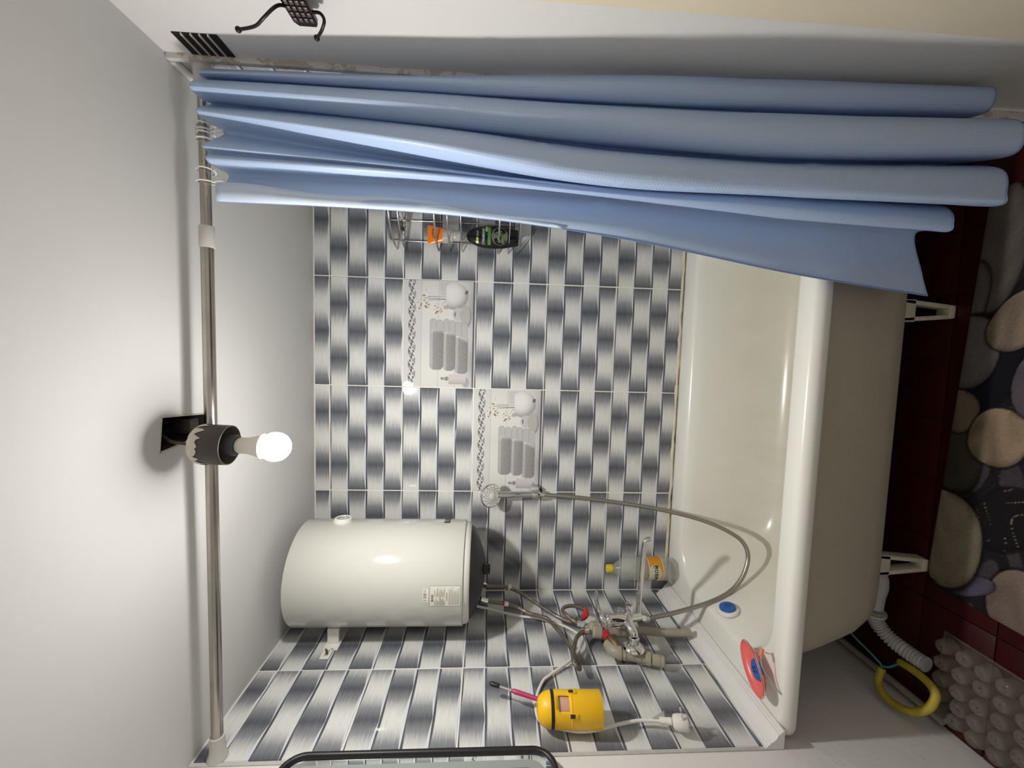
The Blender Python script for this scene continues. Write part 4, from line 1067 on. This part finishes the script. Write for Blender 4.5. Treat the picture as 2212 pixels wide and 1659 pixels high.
G().tube([dm @ Vector((-0.020, -0.038, 0.003)), Vector((0.112, -0.545, TUBZ + .018)), Vector((0.088, -0.548, TUBZ + .003)), Vector((0.078, -0.566, TUBZ + .003)), dm @ Vector((0.028, -0.036, 0.0))], 0.0014, 7, 5).build('back_wire', M_chrome, sd, 60)
stopper(dm @ Matrix.Translation((0.006, 0.012, -0.001)), 'blue rubber plug lying in the coral soap dish', 'dish')

# ================================================================ YELLOW CUP, TOOTHBRUSH
# (the novelty figure of this holder is left plain)
cu = thing('toothbrush_holder', 'yellow plastic toothbrush holder with a dark band on the left wall', 'toothbrush holder', (0.05, -0.60, 0.92))
ax = Vector((0.02, -0.055, -1)).normalized()
cm = frame((0.0535, -0.612, 0.908), -ax, (1, -0.6, 0))
lower = G().lathe([(0.0400, 0.0), (0.0412, 0.002), (0.0412, 0.076), (0.0385, 0.078), (0.0385, 0.004), (0.001, 0.004)], 44, cm).build('lower_cup', M_yellow, cu, 40)
def upper_ring(z, r): return [cm @ Vector((r * math.cos(2 * PI * k / 44), r * math.sin(2 * PI * k / 44), z)) for k in range(44)]
prof = [(0.0405, .077), (0.0405, .082), (0.0405, .090), (0.0405, .100), (0.0405, .108), (0.0400, .122), (0.0385, .134), (0.0345, .145), (0.0285, .153), (0.0205, .158), (0.014, .160)]
g = G(); n_ = 44; rr_ = [upper_ring(z, r) for r, z in prof]
V = [v for ring in rr_ for v in ring]; F = []
wf = 0  # opening faces the room
for i in range(len(prof) - 1):
    for k in range(n_):
        a = (k + .5) / n_ * 2 * PI
        aa_ = (a + PI) % (2 * PI) - PI
        if 0.084 < (prof[i][1] + prof[i + 1][1]) / 2 < 0.105 and abs(aa_) < 0.36: continue
        F.append((i * n_ + k, i * n_ + (k + 1) % n_, (i + 1) * n_ + (k + 1) % n_, (i + 1) * n_ + k))
g.add(V, F); up = g.build('dome_top', M_yellow, cu, 50)
md = up.modifiers.new('solid', 'SOLIDIFY'); md.thickness = 0.002; md.offset = -1
G().lathe([(0.0355, .079), (0.0360, .082), (0.0360, .118), (0.034, .128)], 32, cm).build('inner_sleeve', M_yellow_in, cu, 40)
G().lathe([(0.0402, .119), (0.0412, .1195), (0.0410, .1265), (0.0395, .127)], 44, cm, False).build('dark_band', M_black, cu, 40)
G().lathe([(0.0414, .0735), (0.0418, .0745), (0.0418, .0775), (0.0405, .079)], 44, cm, False).build('seam_ring', M_yellow, cu, 40)
for a_ in (-0.62, 0.62):
    q = cm @ Matrix.Rotation(a_, 4, 'Z')
    G().box((0.0395, -.005, .062), (0.0445, .005, .081), .002, q).build('clip', M_yellow, cu, 40)
    G().box((0.0435, -.0045, .070), (0.0455, .0045, .082), .001, q).build('clip_pad', M_dark, cu, 40)
tb = thing('toothbrush', 'magenta toothbrush with black bristles standing in the yellow holder', 'toothbrush', (0.045, -0.575, 1.04))
q0, q1, q2, q3 = Vector((0.046, -0.590, 1.020)), Vector((0.046, -0.563, 1.075)), Vector((0.046, -0.540, 1.128)), Vector((0.047, -0.518, 1.180))
G().tube([q0, q0.lerp(q1, .5), q1, q1.lerp(q2, .8), q2], [.0045, .005, .0055, .0062, .0035], 10, 4).build('handle', M_magenta, tb, 60)
G().tube([q2, q2.lerp(q3, .5), q3], [.0028, .0022, .0028], 8, 3).build('neck', M_tube_clear, tb, 60)
G().tube([q2.lerp(q3, .60), q2.lerp(q3, .66), q3, q3 + (q3 - q2) * .10], [.003, .0058, .0062, .003], 10, 3).build('bristles', M_black, tb, 60)

# ================================================================ WIRE CORNER CADDY AND ITS THINGS
cd = thing('corner_caddy', 'chrome wire corner caddy on the back wall beside the curtain', 'shower caddy', (1.40, -0.05, 1.10))
def arc_pts(R_, z, n=14, x0=1.497, y0=-0.003, sag=0.0):
    return [(x0 - R_ * math.cos(a), y0 - R_ * math.sin(a) * 0.92, z) for a in np.linspace(0, PI / 2, n)]
def wirepart(name, pts, r, sm=0): return G().tube(pts, r, 8, sm).build(name, M_wire, cd, 60)
def fr(corners): # rounded rectangle loop
    P_ = [Vector(c) for c in corners]; out_ = []
    for i in range(4):
        a, b, c = P_[i - 1], P_[i], P_[(i + 1) % 4]
        u = (a - b).normalized() * .012; v = (c - b).normalized() * .012
        out_ += [b + u, b + u * .3 + v * .3, b + v]
    return out_
G().tube(fr([(1.335, -.006, 1.105), (1.335, -.006, 1.580), (1.485, -.006, 1.580), (1.485, -.006, 1.105)]), 0.0026, 8, 0, True).build('wall_frame', M_wire, cd, 60)
G().tube(fr([(1.493, -.155, 1.105), (1.493, -.155, 1.580), (1.493, -.02, 1.580), (1.493, -.02, 1.105)]), 0.0026, 8, 0, True).build('wall_frame', M_wire, cd, 60)
wirepart('upright', [(1.408, -.0065, 1.576), (1.408, -.0065, 1.108)], 0.0022)
for base_z, lv in ((1.522, ((0.0, .0032), (0.030, .0032))), (1.315, ((0.0, .0022), (.045, .0024), (.088, .0036))), (1.112, ((0.0, .0022), (.036, .0024), (.072, .0036)))):
    for dz, r in lv: wirepart('rail', arc_pts(0.192, base_z + dz), r)
    g = G()
    for k in range(1, 9):
        x = 1.497 - 0.192 + k * 0.0205
        ym = -0.003 - 0.92 * math.sqrt(max(0, .192 ** 2 - (1.497 - x) ** 2))
        g = G().tube([(x, -.004, base_z), (x, ym, base_z)], 0.0014, 6)
        g.build('shelf_wire', M_wire, cd, 60)
# orange squeeze tube, standing on its cap
tx, ty, tz = 1.346, -0.062, 1.3195
tubeo = thing('squeeze_tube', 'orange and clear squeeze tube standing in the wire caddy', 'cosmetic tube', (tx, ty, tz))
def ovr(z, a, b, n=32): return [(tx + a * math.cos(2 * PI * k / n), ty + b * math.sin(2 * PI * k / n), tz + z) for k in range(n)]
G().loft([ovr(0, .018, .018), ovr(.002, .019, .019), ovr(.024, .019, .019), ovr(.026, .018, .018)], True, True).build('cap', M_tube_clear, tubeo, 40)
G().loft([ovr(.026, .021, .0195), ovr(.034, .0225, .0200), ovr(.062, .026, .0165)], True).build('clear_body', M_tube_clear, tubeo, 40)
ob_ = G().loft([ovr(.062, .0262, .0166), ovr(.085, .029, .011), ovr(.108, .0325, .0035), ovr(.116, .0330, .0018)], True, True).build('orange_body', M_orange, tubeo, 40)
g = G()
for k, (dx, wz) in enumerate(((-.012, .006), (-.004, .012), (.002, .016), (.009, .011), (.014, .005))):
    g.tube([(tx + dx, ty - .0075, tz + .096 - .001), (tx + dx + .003, ty - .0075 + .0005, tz + .096 + wz * .25), (tx + dx + .005, ty - .0075, tz + .094)], 0.0009, 5, 3)
g.tube([(tx - .016, ty - .0094, tz + .090), (tx + .016, ty - .0094, tz + .090)], 0.0010, 5)
mk = g.build('tube_mark', M_ink, tubeo, 0)
# shampoo bottle
sx, sy, sz = 1.346, -0.066, 1.1155
shp = thing('shampoo_bottle', 'glossy black shampoo bottle with a green label in the wire caddy', 'shampoo bottle', (sx, sy, sz))
def ovs(z, a, b, n=40): return [(sx + a * math.cos(2 * PI * k / n), sy + b * math.sin(2 * PI * k / n), sz + z) for k in range(n)]
SP = [(0, .026, .017), (.003, .028, .0185), (.020, .0315, .0195), (.030, .034, .0205), (.055, .0385, .022), (.085, .0405, .0225), (.115, .0395, .022), (.140, .035, .0205), (.158, .0285, .0175), (.172, .020, .013), (.179, .0115, .008), (.182, .004, .003)]
G().loft([ovs(*s_) for s_ in SP], True, True).build('bottle_body', M_blackgloss, shp, 60)
def ssurf(x, z, off):
    a = np.interp(z, [s_[0] for s_ in SP], [s_[1] for s_ in SP]); b = np.interp(z, [s_[0] for s_ in SP], [s_[2] for s_ in SP])
    return Vector((sx + x, sy - b * math.sqrt(max(0.02, 1 - (x / a) ** 2)) - off, sz + z))
def spatch(name, x0, x1, z0, z1, mat, off=.0004, poly=None):
    n1, n2 = 12, 8
    V = [ssurf(x0 + (x1 - x0) * i / n1, z0 + (z1 - z0) * j / n2, off) for j in range(n2 + 1) for i in range(n1 + 1)]
    F = [(j * (n1 + 1) + i, j * (n1 + 1) + i + 1, (j + 1) * (n1 + 1) + i + 1, (j + 1) * (n1 + 1) + i) for j in range(n2) for i in range(n1)]
    return G().add(V, F).build(name, mat, shp, 60)
spatch('label_patch', -.030, .032, .116, .129, M_dgreen); spatch('label_patch', -.031, .031, .097, .108, M_green)
spatch('label_patch', .013, .033, .1085, .1155, M_lime, .0005); spatch('label_patch', -.027, -.007, .140, .148, M_lime); spatch('label_patch', -.004, .016, .140, .147, M_labelgrey)
def sdisc(name, cx, cz, rx, rz, mat, off, rot=0):
    V = [ssurf(cx, cz, off)]; n = 28
    for k in range(n):
        a = 2 * PI * k / n; x, z = rx * math.cos(a), rz * math.sin(a)
        V.append(ssurf(cx + x * math.cos(rot) - z * math.sin(rot), cz + x * math.sin(rot) + z * math.cos(rot), off))
    return G().add(V, [(0, k + 1, (k + 1) % n + 1) for k in range(n)]).build(name, mat, shp, 60)
sdisc('picture_disc', -.001, .066, .030, .029, M_labelgrey, .0004)
for cx, cz, rx, rz, ro in ((-.010, .070, .017, .0042, .7), (.004, .060, .018, .004, 1.2), (-.014, .056, .014, .004, .2), (.012, .070, .013, .0035, 1.9), (-.004, .048, .014, .004, -.2)):
    sdisc('leaf_print', cx, cz, rx, rz, M_leaf, .0007, ro)
V_, F_ = text_geo('PALMOLIVE', 0.0088, None, .0001, lambda v: ssurf(v.x + .001, .1225 + v.y, .0008 + v.z), 'CENTER', .0001)
G().add(V_, F_).build('lettering', M_txt, shp, 0)
# razor lying over the caddy's top hook
rz = thing('razor', 'pale razor lying across the top hook of the wire caddy', 'razor', (1.39, -0.06, 1.535))
G().tube([(1.470, -.062, 1.533), (1.43, -.058, 1.530), (1.392, -.055, 1.528)], [.0055, .0075, .0065], 12, 4).build('handle', plain('pale_plastic', (0.62, 0.64, 0.72), 0.3), rz, 60)
G().tube([(1.391, -.055, 1.528), (1.378, -.054, 1.526), (1.372, -.052, 1.524)], [.004, .0035, .003], 8).build('neck', M_brass, rz, 60)
G().box((1.358, -.062, 1.519), (1.372, -.044, 1.529), .002).build('razor_head', M_dark, rz, 30)

# ================================================================ RIGHT WALL FITTINGS
vt = thing('vent_grille', 'black vent opening with white slats high on the right wall', 'vent', (XR - .002, -0.70, 1.765))
G().box((XR - .0005, -.738, 1.722), (XR + .0035, -.672, 1.802), 0.0).build('opening_shade_panel', M_hole, vt, 0)  # solid near-black panel, its colour stands in for the shade inside the vent
for k in range(4):
    z = 1.736 + k * 0.0155
    G().box((XR - .0035, -.739, z), (XR + .002, -.683 + .001 * k, z + .0028), .0006, Matrix.Translation((0, 0, random.uniform(-.0015, .0015)))).build('slat', M_vent, vt, 30)
hk = thing('coat_hook_rack', 'dark bronze coat rack with a double hook on the right wall', 'coat hooks', (XR - .01, -0.86, 1.53))
pl = G().prism([(-.818, 1.510), (-.812, 1.514), (-.812, 1.542), (-.820, 1.548), (-1.15, 1.556), (-1.15, 1.494)], 0.008, Matrix(((0, 0, 1, XR - .026), (1, 0, 0, 0), (0, 1, 0, 0), (0, 0, 0, 1)))).build('back_plate', M_hook, hk, 30)
for i in range(14):
    for j in range(4):
        y = -.827 - i * .0115; z = 1.5155 + j * .0088
        G().box((XR - .0285, y - .0042, z - .003), (XR - .0255, y + .0042, z + .003), .001, None).build('stud', plain('stud_metal', (0.16, 0.125, 0.11), 0.4, 0.6) if 'stud_metal' not in bpy.data.materials else bpy.data.materials['stud_metal'], hk, 30)
hp = [(1.478, -0.845, 1.546), (1.467, -0.862, 1.550), (1.456, -0.869, 1.557), (1.446, -0.863, 1.574), (1.441, -0.851, 1.594), (1.441, -0.841, 1.625)]
h1 = G().tube(hp, .0025, 10, 6).build('upper_hook', M_hook, hk, 60)
G().lathe([(.001, -.0048), (.0037, -.0033), (.0049, 0), (.0037, .0033), (.001, .0048)], 14, frame(hp[-1], (0, 0, 1))).build('hook_ball', M_hook, hk, 60)
hp = [(1.478, -0.838, 1.512), (1.467, -0.852, 1.493), (1.456, -0.853, 1.486), (1.450, -0.840, 1.495), (1.450, -0.822, 1.510)]
G().tube(hp, .0025, 10, 6).build('lower_hook', M_hook, hk, 60)
G().lathe([(.001, -.0048), (.0037, -.0033), (.0049, 0), (.0037, .0033), (.001, .0048)], 14, frame(hp[-1], (0, 0, 1))).build('hook_ball', M_hook, hk, 60)
for y in (-.90, -1.10): G().tube([(XR + .003, y, 1.528), (XR - .020, y, 1.528)], .006, 10).build('stand_off', M_hook, hk, 40)

# ================================================================ MIRROR ON THE LEFT WALL
mr = thing('wall_mirror', 'wall mirror with a thin black rounded frame at the end of the left wall tiles', 'mirror', (0.0, -0.90, 1.34))
def rr_yz(y0, y1, z0, z1, r, x, n=8):
    return [(x, p[0], p[1]) for p in [(q_[0], q_[1]) for q_ in rrect(y0, y1, z0, z1, r, 0, n)]]
MY0, MY1, MZ0, MZ1 = -1.16, -0.683, 1.040, 1.640
G().tube(rr_yz(MY0, MY1, MZ0, MZ1, .048, .024), 0.0070, 10, 0, True).build('frame', M_frame, mr, 60)
gl = G().loft([rr_yz(MY0 + .002, MY1 - .002, MZ0 + .002, MZ1 - .002, .046, .004), rr_yz(MY0 + .002, MY1 - .002, MZ0 + .002, MZ1 - .002, .046, .022)], True, True).build('mirror_glass', M_mirror, mr, 30)
G().loft([rr_yz(MY0 + .022, MY1 - .022, MZ0 + .022, MZ1 - .022, .034, .0222), rr_yz(MY0 + .022, MY1 - .022, MZ0 + .022, MZ1 - .022, .034, .0226), rr_yz(MY0 + .040, MY1 - .040, MZ0 + .040, MZ1 - .040, .024, .0226), rr_yz(MY0 + .040, MY1 - .040, MZ0 + .040, MZ1 - .040, .024, .0222)]).build('frosted_band', M_frost, mr, 30)
G().box((-.006, -1.0, 1.25), (.005, -.85, 1.45)).build('mount', M_frame, mr, 0)

# ================================================================ BATH MAT
bmw, bmh = 1.02, 0.62
mt_ = thing('bath_mat', 'bath mat printed with grey and beige pebbles on the red floor', 'bath mat', (0.85, -0.87, 0))
mo = Vector((0.350, -0.552, 0)); mu = Vector((0.9987, -0.050, 0)); mv = Vector((-0.050, -0.9987, 0))
def mat_xy(x, y): # world xy to mat u, v
    d = Vector((x, y, 0)) - mo; return d.dot(mu), d.dot(mv)
peb = [  # world x, y, rx, ry, rotation, dark and light tone of the printed stone
    (1.22, -0.60, .17, .09, .0, (84, 78, 76), (108, 100, 96)), (1.10, -0.575, .10, .05, .1, (88, 84, 84), (104, 98, 98)), (0.70, -0.595, .085, .055, .0, (48, 46, 42), (66, 62, 54)),
    (0.952, -0.618, .112, .088, .1, (16, 16, 24), (22, 22, 32)), (0.972, -0.592, .092, .068, .1, (92, 88, 90), (112, 106, 108)),
    (0.822, -0.585, .055, .048, .2, (96, 84, 72), (124, 108, 90)), (0.772, -0.676, .070, .058, .2, (108, 94, 78), (168, 148, 122)),
    (1.045, -0.690, .075, .050, .5, (112, 98, 88), (160, 140, 122)), (0.90, -0.735, .075, .045, .0, (86, 80, 88), (108, 102, 108)),
    (0.585, -0.708, .082, .058, .5, (24, 23, 25), (70, 62, 60)), (0.40, -0.755, .085, .065, .1, (108, 94, 88), (142, 124, 112)),
    (0.395, -0.655, .055, .022, .9, (50, 48, 66), (96, 90, 108)), (0.485, -0.575, .128, .095, .0, (112, 104, 88), (140, 130, 112)),
    (0.44, -0.86, .07, .06, .2, (90, 84, 96), (130, 120, 130)), (0.62, -0.83, .09, .07, .2, (100, 90, 80), (150, 134, 116)), (0.85, -0.83, .1, .075, .1, (70, 66, 72), (120, 112, 112)), (1.05, -0.83, .09, .07, .3, (110, 98, 84), (160, 142, 120)), (1.25, -0.80, .1, .08, .0, (84, 78, 80), (128, 118, 112)),
    (0.5, -1.0, .1, .08, .2, (92, 84, 80), (140, 126, 112)), (0.75, -1.0, .11, .08, .2, (76, 72, 78), (118, 110, 112)), (1.0, -1.0, .1, .08, .2, (104, 94, 84), (150, 134, 116)), (1.22, -1.0, .1, .08, .2, (70, 66, 70), (112, 104, 104))]
def mat_print_fn(U, V):
    col = np.ones(U.shape + (3,)) * lin([30, 27, 30])
    nz = rng.normal(0, 1, U.shape)
    col = col * (1 + .25 * nz[..., None])
    col = np.where((np.sin(U * 40 + 3 * np.sin(V * 33)) * np.sin(V * 52 + U * 11) > .35)[..., None], lin([66, 60, 66]) * (1 + .12 * nz[..., None]), col)
    for (x, y, rx, ry, ro, c0, c1) in peb:
        u, v = mat_xy(x, y); c, s = math.cos(ro), math.sin(ro)
        du, dv = U - u, V - v; a, b = du * c + dv * s, -du * s + dv * c
        d = (np.abs(a / rx) ** 2.3 + np.abs(b / ry) ** 2.3) ** (1 / 2.3)
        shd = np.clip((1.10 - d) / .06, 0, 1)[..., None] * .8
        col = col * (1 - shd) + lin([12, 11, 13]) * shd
        m_ = np.clip((1 - d) / .03, 0, 1)[..., None]
        tt = np.clip(.5 + .6 * (a / rx) * .5 + .6 * (b / ry) * .6 + .18 * np.sin(a * 60 + 3 * np.sin(b * 50)), 0, 1)[..., None]
        c_ = lin(c0) * (1 - tt) + lin(c1) * tt
        if 20 < c0[0] < 30: # dark veined stone
            vein = np.clip(1 - np.abs(np.sin(b * 95 + 2.2 * np.sin(a * 47 + 1) + a * 30)) * 9, 0, 1)[..., None] * (np.sin(a * 61 + b * 83) > -.2)[..., None]
            c_ = lin(c0) * (1 - vein) + lin([150, 130, 112]) * vein
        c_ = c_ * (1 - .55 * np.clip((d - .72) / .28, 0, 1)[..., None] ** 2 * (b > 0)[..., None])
        col = col * (1 - m_) + c_ * (1 + .07 * nz[..., None]) * m_
    # the dark ring round the grey stone
    return col * 0.85
def mat_place(U, V):
    # rounded corners: squeeze the grid towards the edge near the corners
    r = .045
    uu, vv = U.copy(), V.copy()
    for cu_, su in ((0, 1), (bmw, -1)):
        for cv_, sv in ((0, 1), (bmh, -1)):
            a = (U - cu_) * su; b = (V - cv_) * sv
            inside = (a < r) & (b < r)
            da, db = r - a, r - b; mx_ = np.maximum(da, db); L_ = np.hypot(da, db)
            k = np.where(L_ > 1e-9, mx_ / np.maximum(L_, 1e-9), 1)
            uu = np.where(inside, cu_ + su * (r - da * k), uu); vv = np.where(inside, cv_ + sv * (r - db * k), vv)
    ed = np.minimum(np.minimum(U, bmw - U), np.minimum(V, bmh - V))
    z = np.where(ed < 1e-6, 0.0012, 0.0075 - 0.003 * np.exp(-ed / .006)) + .0012 * np.sin(U * 19) * np.sin(V * 23)
    return mo.x + uu * mu.x + vv * mv.x, mo.y + uu * mu.y + vv * mv.y, np.maximum(z, .001)
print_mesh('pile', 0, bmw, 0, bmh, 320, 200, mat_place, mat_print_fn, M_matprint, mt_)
P_ = mat_place(np.array([0, bmw / 2, bmw, bmw, bmw, bmw / 2, 0, 0]), np.array([0, 0, 0, bmh / 2, bmh, bmh, bmh, bmh / 2]))
